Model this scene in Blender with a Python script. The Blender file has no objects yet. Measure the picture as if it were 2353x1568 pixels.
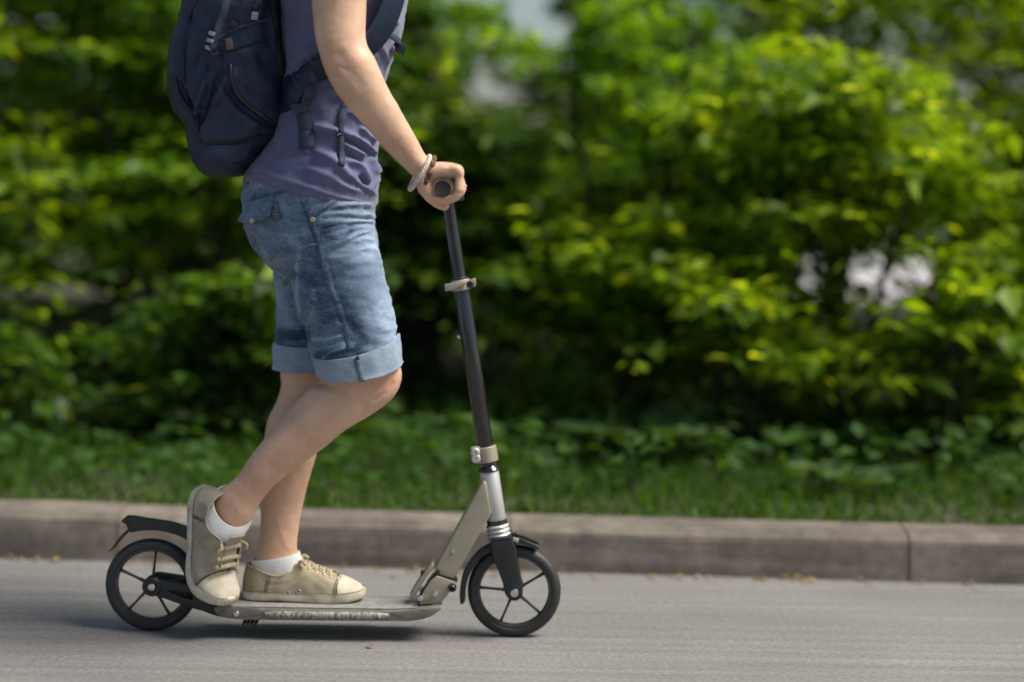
import bpy, bmesh, math, random
import numpy as np
from mathutils import Vector, Matrix, noise
from mathutils.bvhtree import BVHTree
R = math.radians
random.seed(7); rng = np.random.default_rng(7)
scene = bpy.context.scene
col = scene.collection

# ------------------------------------------------------------------ camera
FPX = 4320.0; W0, H0 = 2353.0, 1568.0           # focal length and frame in tracing pixels
CAM = Vector((0.0, -4.0, 1.022)); PITCH = R(5.41); ROLL = R(0.95)
_d = Vector((0, math.cos(PITCH), -math.sin(PITCH)))
_u0 = Vector((0, math.sin(PITCH), math.cos(PITCH))); _r0 = Vector((1, 0, 0))
_r = _r0*math.cos(ROLL) + _u0*math.sin(ROLL)
_u = -_r0*math.sin(ROLL) + _u0*math.cos(ROLL)
cam_data = bpy.data.cameras.new('camera'); cam = bpy.data.objects.new('camera', cam_data); col.objects.link(cam)
cam.matrix_world = Matrix(((_r.x, _u.x, -_d.x, CAM.x), (_r.y, _u.y, -_d.y, CAM.y), (_r.z, _u.z, -_d.z, CAM.z), (0, 0, 0, 1)))
cam_data.sensor_width = 36.0; cam_data.lens = 36.0*FPX/W0; cam_data.clip_end = 3000; cam_data.clip_start = 0.05
cam_data.dof.use_dof = True; cam_data.dof.focus_distance = 3.87; cam_data.dof.aperture_fstop = 0.95
scene.camera = cam
scene.render.resolution_x = 1024; scene.render.resolution_y = 682

# ------------------------------------------------------------------ sky, sun, exposure
SUN_AZ = R(100); SUN_EL = R(55)                     # azimuth from +y (away from camera) towards +x (right)
world = bpy.data.worlds.new('World'); scene.world = world; world.use_nodes = True
wn = world.node_tree.nodes; wl = world.node_tree.links; wn.clear()
sky = wn.new('ShaderNodeTexSky'); sky.sky_type = 'NISHITA'; sky.sun_disc = False
sky.sun_elevation = SUN_EL; sky.sun_rotation = SUN_AZ; sky.dust_density = 2.0; sky.air_density = 1.0
bg = wn.new('ShaderNodeBackground'); bg.inputs['Strength'].default_value = 0.085
wo = wn.new('ShaderNodeOutputWorld'); wl.new(sky.outputs[0], bg.inputs[0]); wl.new(bg.outputs[0], wo.inputs[0])
sun_d = bpy.data.lights.new('sun', 'SUN'); sun_d.energy = 4.4; sun_d.angle = R(28); sun_d.color = (1.0, 0.95, 0.865)
sun = bpy.data.objects.new('sun', sun_d); col.objects.link(sun)
_sv = Vector((math.sin(SUN_AZ)*math.cos(SUN_EL), math.cos(SUN_AZ)*math.cos(SUN_EL), math.sin(SUN_EL)))
sun.rotation_euler = _sv.to_track_quat('Z', 'Y').to_euler(); sun.location = _sv*30
scene.view_settings.view_transform = 'Standard'; scene.view_settings.look = 'None'
scene.view_settings.gamma = 1.0; scene.view_settings.exposure = 0.44
scene.render.engine = 'CYCLES'
scene.cycles.use_denoising = True
scene.cycles.max_bounces = 8; scene.cycles.transparent_max_bounces = 8
scene.cycles.sample_clamp_indirect = 6.0

# ------------------------------------------------------------------ tracing helpers
def P(px, py, y=0.0):
    """world point on the upright plane y = const that is seen at tracing pixel (px, py)"""
    v = _d + _r*((px - W0/2)/FPX) + _u*((H0/2 - py)/FPX)
    return CAM + v*((y - CAM.y)/v.y)
def project(co):
    """(n,3) world -> (n,2) tracing pixels"""
    q = np.asarray(co) - np.array(CAM)
    z = q @ np.array(_d); x = q @ np.array(_r); h = q @ np.array(_u)
    return np.stack([W0/2 + FPX*x/z, H0/2 - FPX*h/z], 1)
def frame(x0, y0, x1, w):
    s = (x1 - x0)/w/1.67446
    return lambda x, y: (x0/1.67446 + x*s, y0/1.67446 + y*s)
fA = frame(600, 0, 1640, 2265); fB = frame(1200, 400, 1900, 2195); fC = frame(880, 640, 1600, 2171)
fD = frame(980, 1060, 1660, 2132); fE = frame(680, 1500, 1240, 1756); fF = frame(380, 1950, 1060, 2050)
fG = frame(680, 1820, 1440, 1986); fH = frame(1460, 1680, 2220, 1490); fI = frame(1540, 560, 1900, 1882)
fJ = frame(1660, 1020, 1960, 535); fK = frame(1440, 2080, 1800, 1660); fL = frame(780, 2240, 1720, 2353)
fM = frame(1720, 1960, 2200, 1447); fN = frame(380, 1960, 780, 1254)

# ------------------------------------------------------------------ materials
def mat(name, color, rough=0.6, metal=0.0, var=0.0, vscale=20.0, bump=0.0, bscale=200.0, color2=None, coat=0.0,
        sss=0.0, spec=0.5, sheen=0.0, stretch=None):
    m = bpy.data.materials.new(name); m.use_nodes = True
    n = m.node_tree.nodes; l = m.node_tree.links; b = n['Principled BSDF']
    b.inputs['Base Color'].default_value = (*color, 1); b.inputs['Roughness'].default_value = rough
    b.inputs['Metallic'].default_value = metal; b.inputs['Specular IOR Level'].default_value = spec
    if coat: b.inputs['Coat Weight'].default_value = coat; b.inputs['Coat Roughness'].default_value = 0.15
    if sheen: b.inputs['Sheen Weight'].default_value = sheen
    if sss:
        b.inputs['Subsurface Weight'].default_value = sss; b.inputs['Subsurface Radius'].default_value = (1.0, 0.35, 0.18)
        b.inputs['Subsurface Scale'].default_value = 0.006
    tc = n.new('ShaderNodeTexCoord'); src = tc.outputs['Object']
    if stretch:
        mp = n.new('ShaderNodeMapping'); mp.inputs['Scale'].default_value = stretch; l.new(src, mp.inputs[0]); src = mp.outputs[0]
    if color2 is None and var: color2 = tuple(max(0, c*(1 - var)) for c in color)
    if color2 is not None:
        t = n.new('ShaderNodeTexNoise'); t.inputs['Scale'].default_value = vscale; t.inputs['Detail'].default_value = 6; t.inputs['Roughness'].default_value = 0.65
        l.new(src, t.inputs['Vector'])
        r = n.new('ShaderNodeValToRGB'); r.color_ramp.elements[0].position = 0.36; r.color_ramp.elements[1].position = 0.66
        r.color_ramp.elements[0].color = (*color2, 1); r.color_ramp.elements[1].color = (*color, 1)
        l.new(t.outputs['Fac'], r.inputs[0]); l.new(r.outputs[0], b.inputs['Base Color'])
        mr = n.new('ShaderNodeMapRange'); mr.inputs['To Min'].default_value = min(1, rough*1.2); mr.inputs['To Max'].default_value = rough*0.85
        l.new(t.outputs['Fac'], mr.inputs[0]); l.new(mr.outputs[0], b.inputs['Roughness'])
    if bump:
        t2 = n.new('ShaderNodeTexNoise'); t2.inputs['Scale'].default_value = bscale; t2.inputs['Detail'].default_value = 4
        l.new(src, t2.inputs['Vector'])
        bp = n.new('ShaderNodeBump'); bp.inputs['Strength'].default_value = bump; bp.inputs['Distance'].default_value = 0.002
        l.new(t2.outputs['Fac'], bp.inputs['Height']); l.new(bp.outputs[0], b.inputs['Normal'])
    return m

M = {}
M['black'] = mat('black_plastic', (0.018, 0.018, 0.019), 0.42, var=0.4, vscale=40, bump=0.15, bscale=350)
M['tyre'] = mat('tyre_rubber', (0.030, 0.029, 0.028), 0.55, var=0.35, vscale=30, bump=0.2, bscale=500)
M['rim'] = mat('rim_plastic', (0.035, 0.034, 0.033), 0.4, var=0.3, vscale=30)
M['gloss'] = mat('black_gloss_tube', (0.014, 0.015, 0.018), 0.16, var=0.4, vscale=25, coat=0.5)
M['champ'] = mat('champagne_metal', (0.37, 0.33, 0.245), 0.50, metal=0.35, var=0.14, vscale=14, bump=0.06, bscale=600)
M['deck'] = mat('deck_metal', (0.25, 0.225, 0.18), 0.5, metal=0.3, color2=(0.15, 0.135, 0.11), vscale=30, bump=0.1, bscale=500)
M['silver'] = mat('silver_metal', (0.55, 0.55, 0.53), 0.42, metal=0.45, var=0.12, vscale=25, bump=0.05, bscale=700)
M['chrome'] = mat('bolt_steel', (0.75, 0.74, 0.70), 0.22, metal=1.0, var=0.2, vscale=200)
M['worn'] = mat('scuffed_metal', (0.50, 0.47, 0.40), 0.5, metal=0.4, color2=(0.09, 0.08, 0.065), vscale=130, bump=0.3, bscale=400, stretch=(1, 1, 0.25))
M['grip_tape'] = mat('deck_grip_tape', (0.33, 0.32, 0.29), 0.85, var=0.35, vscale=60, bump=0.5, bscale=900)
M['rubber'] = mat('grip_rubber', (0.022, 0.021, 0.020), 0.8, var=0.3, vscale=60, bump=0.4, bscale=500)
M['canvas'] = mat('beige_canvas', (0.45, 0.38, 0.25), 0.9, color2=(0.345, 0.28, 0.175), vscale=24, bump=0.35, bscale=900, sheen=0.1)
M['canvas_l'] = mat('pale_canvas', (0.66, 0.585, 0.46), 0.9, color2=(0.54, 0.46, 0.33), vscale=24, bump=0.35, bscale=900)
M['sole'] = mat('cream_rubber', (0.72, 0.665, 0.52), 0.6, color2=(0.40, 0.34, 0.23), vscale=22, bump=0.1, bscale=200)
M['lace'] = mat('tan_lace', (0.55, 0.44, 0.29), 0.9, var=0.2, vscale=80, bump=0.6, bscale=1200)
M['thread'] = mat('brown_thread', (0.10, 0.065, 0.035), 0.9, var=0.3, vscale=300)
M['sock'] = mat('white_sock', (0.76, 0.75, 0.70), 0.95, var=0.1, vscale=50, bump=0.6, bscale=700, stretch=(1, 1, 0.3), sheen=0.2)
M['skin'] = mat('skin', (0.69, 0.45, 0.305), 0.44, color2=(0.58, 0.345, 0.22), vscale=13, bump=0.22, bscale=420, sss=0.2, spec=0.4)
def add_flush(m, red):
    n = m.node_tree.nodes; l = m.node_tree.links; b = n['Principled BSDF']; src = b.inputs['Base Color'].links[0].from_socket
    a = n.new('ShaderNodeAttribute'); a.attribute_name = 'flush'
    mx = n.new('ShaderNodeMix'); mx.data_type = 'RGBA'; l.new(a.outputs['Fac'], mx.inputs['Factor']); l.new(src, mx.inputs['A']); mx.inputs['B'].default_value = (*red, 1)
    # a few freckles and moles
    tc = n.new('ShaderNodeTexCoord'); v = n.new('ShaderNodeTexVoronoi'); v.inputs['Scale'].default_value = 26; l.new(tc.outputs['Object'], v.inputs['Vector'])
    ms = n.new('ShaderNodeMapRange'); ms.inputs['From Min'].default_value = 0.045; ms.inputs['From Max'].default_value = 0.085; ms.inputs['To Min'].default_value = 0.55; ms.inputs['To Max'].default_value = 1.0
    l.new(v.outputs['Distance'], ms.inputs[0]); m2 = n.new('ShaderNodeMix'); m2.data_type = 'RGBA'; m2.blend_type = 'MULTIPLY'; m2.inputs['Factor'].default_value = 0.5
    l.new(mx.outputs['Result'], m2.inputs['A']); l.new(ms.outputs[0], m2.inputs['B']); l.new(m2.outputs['Result'], b.inputs['Base Color'])
add_flush(M['skin'], (0.66, 0.30, 0.21))
M['nail'] = mat('nail', (0.70, 0.47, 0.38), 0.3)
M['shirt'] = mat('violet_jersey', (0.125, 0.133, 0.245), 0.9, color2=(0.090, 0.094, 0.18), vscale=18, bump=0.25, bscale=800, sheen=0.25)
M['pack'] = mat('navy_nylon', (0.011, 0.025, 0.062), 0.45, color2=(0.007, 0.014, 0.032), vscale=22, bump=0.5, bscale=700, spec=0.4)
M['pack_d'] = mat('navy_mesh', (0.010, 0.013, 0.020), 0.8, var=0.4, vscale=60, bump=0.8, bscale=900)
M['web'] = mat('blue_webbing', (0.030, 0.055, 0.095), 0.7, var=0.3, vscale=60, bump=0.7, bscale=900, stretch=(0.4, 0.4, 2))
M['tag'] = mat('brown_tag', (0.10, 0.075, 0.065), 0.7, var=0.3, vscale=60)
M['buckle_l'] = mat('grey_buckle', (0.36, 0.34, 0.42), 0.4, var=0.2, vscale=90)
M['rope'] = mat('cream_rope', (0.72, 0.66, 0.54), 0.9, var=0.3, vscale=200, bump=0.8, bscale=600)
M['leather'] = mat('brown_leather', (0.20, 0.105, 0.055), 0.6, color2=(0.05, 0.035, 0.025), vscale=70, bump=0.4, bscale=300)
M['thread_d'] = mat('denim_thread', (0.36, 0.25, 0.12), 0.9, var=0.35, vscale=200)
M['brass'] = mat('worn_button', (0.62, 0.50, 0.38), 0.4, metal=0.5, var=0.25, vscale=200)
M['hair'] = mat('brown_hair', (0.06, 0.035, 0.02), 0.5, var=0.4, vscale=60)

def denim(name, light, dark, use_attr):
    m = bpy.data.materials.new(name); m.use_nodes = True
    n = m.node_tree.nodes; l = m.node_tree.links; b = n['Principled BSDF']; b.inputs['Roughness'].default_value = 0.92
    b.inputs['Sheen Weight'].default_value = 0.15
    tc = n.new('ShaderNodeTexCoord')
    t = n.new('ShaderNodeTexNoise'); t.inputs['Scale'].default_value = 16; t.inputs['Detail'].default_value = 7; t.inputs['Roughness'].default_value = 0.7
    mp = n.new('ShaderNodeMapping'); mp.inputs['Scale'].default_value = (0.8, 0.8, 1.6); mp.inputs['Rotation'].default_value = (0, R(14), 0)
    l.new(tc.outputs['Object'], mp.inputs[0]); l.new(mp.outputs[0], t.inputs['Vector'])
    t2 = n.new('ShaderNodeTexNoise'); t2.inputs['Scale'].default_value = 420; t2.inputs['Detail'].default_value = 3
    mp2 = n.new('ShaderNodeMapping'); mp2.inputs['Scale'].default_value = (0.35, 0.35, 1.6); mp2.inputs['Rotation'].default_value = (0, R(-14), 0)
    l.new(tc.outputs['Object'], mp2.inputs[0]); l.new(mp2.outputs[0], t2.inputs['Vector'])
    s = n.new('ShaderNodeMath'); s.operation = 'MULTIPLY_ADD'; s.inputs[1].default_value = 0.85; s.inputs[2].default_value = -0.40
    l.new(t.outputs['Fac'], s.inputs[0])
    s2 = n.new('ShaderNodeMath'); s2.operation = 'MULTIPLY_ADD'; s2.inputs[1].default_value = 0.55
    l.new(t2.outputs['Fac'], s2.inputs[0]); l.new(s.outputs[0], s2.inputs[2])
    a = n.new('ShaderNodeAttribute'); a.attribute_name = 'fade'
    s3 = n.new('ShaderNodeMath'); s3.operation = 'ADD'; l.new(s2.outputs[0], s3.inputs[0])
    if use_attr: l.new(a.outputs['Fac'], s3.inputs[1])
    else: s3.inputs[1].default_value = 0.20
    s4 = n.new('ShaderNodeMath'); s4.operation = 'SUBTRACT'; s4.use_clamp = True; s4.inputs[1].default_value = 0.20; l.new(s3.outputs[0], s4.inputs[0])
    r = n.new('ShaderNodeValToRGB'); e = r.color_ramp.elements
    e[0].position = 0.0; e[0].color = (*dark, 1); e[1].position = 0.95; e[1].color = (*light, 1)
    mid = r.color_ramp.elements.new(0.45); mid.color = (*[0.55*x + 0.45*y for x, y in zip(dark, light)], 1)
    l.new(s4.outputs[0], r.inputs[0]); l.new(r.outputs[0], b.inputs['Base Color'])
    bp = n.new('ShaderNodeBump'); bp.inputs['Strength'].default_value = 0.35; bp.inputs['Distance'].default_value = 0.0015
    l.new(t2.outputs['Fac'], bp.inputs['Height']); l.new(bp.outputs[0], b.inputs['Normal'])
    return m
M['denim'] = denim('washed_denim', (0.46, 0.60, 0.76), (0.020, 0.046, 0.10), True)
M['denim_in'] = denim('denim_inside', (0.42, 0.50, 0.58), (0.15, 0.205, 0.27), False)
M['denim_seam'] = denim('denim_seam', (0.26, 0.31, 0.38), (0.03, 0.045, 0.08), False)

def leaf_mat(name, cols, trans=0.5, rough=0.45):
    m = bpy.data.materials.new(name); m.use_nodes = True
    n = m.node_tree.nodes; l = m.node_tree.links; b = n['Principled BSDF']; out = n['Material Output']
    g = n.new('ShaderNodeNewGeometry'); r = n.new('ShaderNodeValToRGB'); e = r.color_ramp.elements
    e[0].position = 0; e[0].color = (*cols[0], 1); e[1].position = 1; e[1].color = (*cols[-1], 1)
    q = r.color_ramp.elements.new(0.5); q.color = (*[0.5*(a + b) for a, b in zip(cols[0], cols[1])], 1)
    q = r.color_ramp.elements.new(0.8); q.color = (*cols[1], 1)
    l.new(g.outputs['Random Per Island'], r.inputs[0]); l.new(r.outputs[0], b.inputs['Base Color'])
    b.inputs['Roughness'].default_value = rough; b.inputs['Specular IOR Level'].default_value = 0.35
    tr = n.new('ShaderNodeBsdfTranslucent'); hs = n.new('ShaderNodeMix'); hs.data_type = 'RGBA'; hs.blend_type = 'MULTIPLY'
    hs.inputs['Factor'].default_value = 1.0; hs.inputs['B'].default_value = (1.8, 1.58, 0.40, 1)
    l.new(r.outputs[0], hs.inputs['A']); l.new(hs.outputs['Result'], tr.inputs['Color'])
    mx = n.new('ShaderNodeMixShader'); mx.inputs[0].default_value = trans
    l.new(b.outputs[0], mx.inputs[1]); l.new(tr.outputs[0], mx.inputs[2]); l.new(mx.outputs[0], out.inputs['Surface'])
    return m
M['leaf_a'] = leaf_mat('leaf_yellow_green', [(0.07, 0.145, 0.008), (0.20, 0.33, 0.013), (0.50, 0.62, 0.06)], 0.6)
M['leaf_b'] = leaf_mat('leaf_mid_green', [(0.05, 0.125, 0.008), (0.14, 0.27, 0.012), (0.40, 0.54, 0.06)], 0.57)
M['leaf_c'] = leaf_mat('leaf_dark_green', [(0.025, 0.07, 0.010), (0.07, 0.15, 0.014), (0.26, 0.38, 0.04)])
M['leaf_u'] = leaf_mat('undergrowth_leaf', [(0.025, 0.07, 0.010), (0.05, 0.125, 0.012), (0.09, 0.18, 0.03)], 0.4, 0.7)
M['weed'] = leaf_mat('weed_leaf', [(0.05, 0.10, 0.03), (0.08, 0.14, 0.05), (0.12, 0.19, 0.08)], 0.3, 0.8)
M['grass'] = leaf_mat('grass_blade', [(0.03, 0.085, 0.008), (0.06, 0.14, 0.011), (0.11, 0.19, 0.025)], 0.4, 0.7)
M['litter'] = leaf_mat('dry_leaf', [(0.20, 0.13, 0.05), (0.34, 0.25, 0.09), (0.28, 0.17, 0.07)], 0.15, 0.7)
M['bark'] = mat('bark', (0.04, 0.031, 0.022), 0.95, color2=(0.018, 0.014, 0.010), vscale=18, bump=1.0, bscale=40, stretch=(1, 1, 0.25))
M['asphalt'] = mat('asphalt', (0.245, 0.232, 0.218), 0.85, color2=(0.165, 0.155, 0.146), vscale=90, bump=0.6, bscale=260)
M['kerb'] = mat('kerb_concrete', (0.220, 0.185, 0.150), 0.9, color2=(0.14, 0.115, 0.093), vscale=9, bump=0.5, bscale=160)
M['soil'] = mat('verge_soil', (0.05, 0.06, 0.022), 0.95, color2=(0.06, 0.045, 0.03), vscale=6, bump=0.8, bscale=60)
M['ground'] = mat('meadow_ground', (0.07, 0.10, 0.03), 0.95, color2=(0.05, 0.07, 0.02), vscale=0.5, bump=0.5, bscale=8)
M['path'] = mat('pale_gravel', (0.48, 0.46, 0.46), 0.9, var=0.2, vscale=3, bump=0.5, bscale=50)

# asphalt gets larger stains on top of its aggregate
def stain(m, scale, lo, hi, stretch=(1, 1, 1)):
    n = m.node_tree.nodes; l = m.node_tree.links; b = n['Principled BSDF']
    src = b.inputs['Base Color'].links[0].from_socket
    tc = n.new('ShaderNodeTexCoord'); t = n.new('ShaderNodeTexNoise'); t.inputs['Scale'].default_value = scale; t.inputs['Detail'].default_value = 5
    mp = n.new('ShaderNodeMapping'); mp.inputs['Scale'].default_value = stretch; l.new(tc.outputs['Object'], mp.inputs[0]); l.new(mp.outputs[0], t.inputs['Vector'])
    mr = n.new('ShaderNodeMapRange'); mr.inputs['From Min'].default_value = 0.3; mr.inputs['From Max'].default_value = 0.7
    mr.inputs['To Min'].default_value = lo; mr.inputs['To Max'].default_value = hi; l.new(t.outputs['Fac'], mr.inputs[0])
    mx = n.new('ShaderNodeMix'); mx.data_type = 'RGBA'; mx.blend_type = 'MULTIPLY'; mx.inputs['Factor'].default_value = 1
    l.new(src, mx.inputs['A']); l.new(mr.outputs[0], mx.inputs['B']); l.new(mx.outputs['Result'], b.inputs['Base Color'])
stain(M['asphalt'], 1.6, 0.82, 1.08); stain(M['asphalt'], 5, 0.80, 1.10, (0.12, 5, 1)); stain(M['asphalt'], 1400, 0.75, 1.2); stain(M['kerb'], 30, 0.75, 1.1); stain(M['kerb'], 14, 0.72, 1.15, (0.12, 1, 3)); stain(M['kerb'], 2.2, 0.7, 1.1)

# ------------------------------------------------------------------ object helpers
WORLD = {}
def empty(name, loc, label, cat, group=None):
    o = bpy.data.objects.new(name, None); col.objects.link(o); o.location = loc; o.empty_display_size = 0.1
    o['label'] = label; o['category'] = cat
    if group: o['group'] = group
    WORLD[o.name] = Matrix.Translation(Vector(loc)); return o
def link(name, me, material, parent=None, smooth=True, label=None, cat=None, group=None, kind=None):
    o = bpy.data.objects.new(name, me); col.objects.link(o)
    if material is not None: me.materials.append(material)
    if smooth: me.polygons.foreach_set('use_smooth', [True]*len(me.polygons))
    WORLD[o.name] = Matrix.Identity(4)
    if parent is not None:
        o.parent = parent; o.matrix_parent_inverse = WORLD[parent.name].inverted()
    if label: o['label'] = label
    if cat: o['category'] = cat
    if group: o['group'] = group
    if kind: o['kind'] = kind
    return o
def mesh(verts, faces):
    me = bpy.data.meshes.new('shape'); me.from_pydata([tuple(v) for v in verts], [], faces); me.update(); return me
def join(parts):
    V = []; F = []
    for v, f in parts:
        k = len(V); V += [tuple(p) for p in v]; F += [tuple(i + k for i in q) for q in f]
    return V, F
def sharp(me, ang=35):
    me.set_sharp_from_angle(angle=R(ang)); return me

# lofts: a station is (centre, half-axis a, half-axis b, exponent)
def sil(l, r, y, hd, e=2.0):
    a = P(*l, y); b = P(*r, y); return ((a + b)/2, (b - a)/2, Vector((0, hd, 0)), e)
def catmull(st, k):
    if k <= 1: return st
    def cr(p0, p1, p2, p3, t): return 0.5*((2*p1) + (p2 - p0)*t + (2*p0 - 5*p1 + 4*p2 - p3)*t*t + (3*p1 - p0 - 3*p2 + p3)*t**3)
    out = []; n = len(st)
    for i in range(n - 1):
        q = [st[max(i - 1, 0)], st[i], st[i + 1], st[min(i + 2, n - 1)]]
        for j in range(k):
            t = j/k; out.append(tuple(cr(q[0][m], q[1][m], q[2][m], q[3][m], t) for m in range(4)))
    out.append(st[-1]); return out
def loft(st, n=32, k=4, caps=True):
    st = catmull(st, k); V = []; F = []
    for c, a, b, e in st:
        for i in range(n):
            t = 2*math.pi*i/n; x = math.cos(t); y = math.sin(t); p = 2.0/e
            V.append(c + a*(math.copysign(abs(x)**p, x)) + b*(math.copysign(abs(y)**p, y)))
    m = len(st)
    for s in range(m - 1):
        for i in range(n):
            j = (i + 1) % n; F.append((s*n + i, s*n + j, (s + 1)*n + j, (s + 1)*n + i))
    if caps:
        V += [st[0][0], st[-1][0]]; a = len(V) - 2
        for i in range(n):
            j = (i + 1) % n; F.append((a, j, i)); F.append((a + 1, (m - 1)*n + i, (m - 1)*n + j))
    return V, F
def tube(pts, rad, n=12, k=4, flat=1.0, up=None, caps=True):
    """swept round or flattened bar; rad is one radius or one for each point"""
    pts = [Vector(p) for p in pts]; rs = rad if isinstance(rad, (list, tuple)) else [rad]*len(pts)
    full = []; rr = []
    N = len(pts)
    def cr(p0, p1, p2, p3, t): return 0.5*((2*p1) + (p2 - p0)*t + (2*p0 - 5*p1 + 4*p2 - p3)*t*t + (3*p1 - p0 - 3*p2 + p3)*t**3)
    if N > 2 and k > 1:
        for i in range(N - 1):
            a, b, c, d = max(i - 1, 0), i, i + 1, min(i + 2, N - 1)
            for j in range(k):
                t = j/k; full.append(cr(pts[a], pts[b], pts[c], pts[d], t)); rr.append(rs[b]*(1 - t) + rs[c]*t)
        full.append(pts[-1]); rr.append(rs[-1])
    else: full, rr = pts, rs
    ref = Vector(up) if up is not None else Vector((0, 1, 0)); st = []
    for i, p in enumerate(full):
        tn = (full[min(i + 1, len(full) - 1)] - full[max(i - 1, 0)]).normalized()
        a = ref - tn*ref.dot(tn)
        if a.length < 1e-4: a = Vector((1, 0, 0)) - tn*tn.x
        a.normalize(); b = tn.cross(a)
        st.append((p, a*rr[i], b*rr[i]*flat, 2.0))
    return loft(st, n, 1, caps)
def capsule(pts, rad, n=14, k=5):
    """tube with rounded ends"""
    pts = [Vector(p) for p in pts]; rs = list(rad) if isinstance(rad, (list, tuple)) else [rad]*len(pts)
    d0 = (pts[0] - pts[1]).normalized(); d1 = (pts[-1] - pts[-2]).normalized()
    r0, r1 = rs[0], rs[-1]
    pre = [(pts[0] + d0*r0*s, r0*math.sqrt(max(0.0004, 1 - s*s))) for s in (0.995, 0.9, 0.7, 0.4)]
    post = [(pts[-1] + d1*r1*s, r1*math.sqrt(max(0.0004, 1 - s*s))) for s in (0.4, 0.7, 0.9, 0.995)]
    allp = [p for p, _ in pre] + pts + [p for p, _ in post]; allr = [r for _, r in pre] + rs + [r for _, r in post]
    return tube(allp, allr, n, k)
def lathe(p0, p1, prof, n=32):
    """turned body along p0->p1: prof = [(t along 0..1, radius)], closed ends"""
    p0 = Vector(p0); p1 = Vector(p1); ax = (p1 - p0).normalized()
    a = ax.orthogonal().normalized(); b = ax.cross(a)
    return loft([(p0 + (p1 - p0)*t, a*r, b*r, 2.0) for t, r in prof], n, 1)
def box(c, h, rot=None):
    V = [Vector((x*h[0], y*h[1], z*h[2])) for x in (-1, 1) for y in (-1, 1) for z in (-1, 1)]
    if rot is not None: V = [rot @ v for v in V]
    return [v + Vector(c) for v in V], [(0, 1, 3, 2), (4, 6, 7, 5), (0, 4, 5, 1), (2, 3, 7, 6), (0, 2, 6, 4), (1, 5, 7, 3)]
def prism(outline, y0, y1, bev=0.0015, holes=(), ytrace=None, seg=2):
    """plate cut to a side outline (tracing pixels), from depth y0 to y1, edges rounded"""
    yt = y0 if ytrace is None else ytrace
    bm = bmesh.new(); E = []
    for loop in [outline] + list(holes):
        vs = [bm.verts.new((lambda q: (q.x, y0, q.z))(P(x, y, yt))) for x, y in loop]
        E += [bm.edges.new((vs[i], vs[(i + 1) % len(vs)])) for i in range(len(vs))]
    bmesh.ops.triangle_fill(bm, use_beauty=True, use_dissolve=False, edges=E)
    bmesh.ops.recalc_face_normals(bm, faces=bm.faces)
    fs = list(bm.faces)
    ex = bmesh.ops.extrude_face_region(bm, geom=fs)
    for v in [g for g in ex['geom'] if isinstance(g, bmesh.types.BMVert)]: v.co.y = y1
    bmesh.ops.recalc_face_normals(bm, faces=bm.faces)
    if bev:
        es = [e for e in bm.edges if len(e.link_faces) == 2 and e.calc_face_angle(0) > R(32)]
        bmesh.ops.bevel(bm, geom=es, offset=bev, segments=seg, affect='EDGES', profile=0.5, clamp_overlap=True)
    me = bpy.data.meshes.new('shape'); bm.to_mesh(me); bm.free(); sharp(me, 40); return me
def bevel_mesh(v, f, off, seg=2, ang=30):
    bm = bmesh.new(); me = mesh(v, f); bm.from_mesh(me)
    bmesh.ops.recalc_face_normals(bm, faces=bm.faces)
    es = [e for e in bm.edges if len(e.link_faces) == 2 and e.calc_face_angle(0) > R(ang)]
    bmesh.ops.bevel(bm, geom=es, offset=off, segments=seg, affect='EDGES', profile=0.5, clamp_overlap=True)
    bm.to_mesh(me); bm.free(); sharp(me, 40); return me
def smooth_line(pts, k=6):
    st = catmull([(Vector((x, y, 0)), Vector(), Vector(), 2.0) for x, y in pts], k); return [(s[0].x, s[0].y) for s in st]
def fuse(parts, voxel, iters=6, fac=0.5):
    """overlapping closed lofts -> one continuous surface"""
    V, F = join(parts); me = mesh(V, F)
    o = bpy.data.objects.new('tmp', me); col.objects.link(o)
    r = o.modifiers.new('r', 'REMESH'); r.mode = 'VOXEL'; r.voxel_size = voxel; r.adaptivity = 0
    s = o.modifiers.new('s', 'SMOOTH'); s.iterations = iters; s.factor = fac
    dg = bpy.context.evaluated_depsgraph_get(); dg.update()
    out = bpy.data.meshes.new_from_object(o.evaluated_get(dg)); bpy.data.objects.remove(o); return out
def get_co(me):
    a = np.empty(len(me.vertices)*3); me.vertices.foreach_get('co', a); return a.reshape(-1, 3)
def get_no(me):
    a = np.empty(len(me.vertices)*3); me.vertices.foreach_get('normal', a); return a.reshape(-1, 3)
def set_co(me, co): me.vertices.foreach_set('co', co.ravel()); me.update()
def polyline_dist(px, pts):
    """distance of pixels to a polyline, and the 0..1 place along it"""
    best = np.full(len(px), 1e9); tt = np.zeros(len(px)); n = len(pts) - 1
    for i in range(n):
        a = np.array(pts[i], float); b = np.array(pts[i + 1], float); ab = b - a
        t = np.clip(((px - a) @ ab)/(ab @ ab), 0, 1); d = np.linalg.norm(px - a - t[:, None]*ab, axis=1)
        m = d < best; best[m] = d[m]; tt[m] = (i + t[m])/n
    return best, tt
def creases(me, folds, side=-1):
    """cloth folds: each (trace points, width px, height m) swells the near side of the surface along that line"""
    co = get_co(me); no = get_no(me); px = project(co); add = np.zeros(len(co))
    near = np.clip(no[:, 1]*side*2.2 + 0.45, 0, 1)
    for pts, w, h in folds:
        d, t = polyline_dist(px, smooth_line(pts, 5))
        add += h*np.exp(-(d/w)**2)*np.clip(np.minimum(t, 1 - t)*5, 0, 1)**0.7
    set_co(me, co + no*(add*near)[:, None])
def ruffle(me, amp, scale, stretch=(1, 1, 1), off=0.0):
    co = get_co(me); no = get_no(me)
    d = np.array([noise.fractal(Vector((c[0]*scale*stretch[0] + off, c[1]*scale*stretch[1], c[2]*scale*stretch[2])), 1.0, 2.0, 3) for c in co])
    set_co(me, co + no*(d*amp)[:, None])
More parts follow.
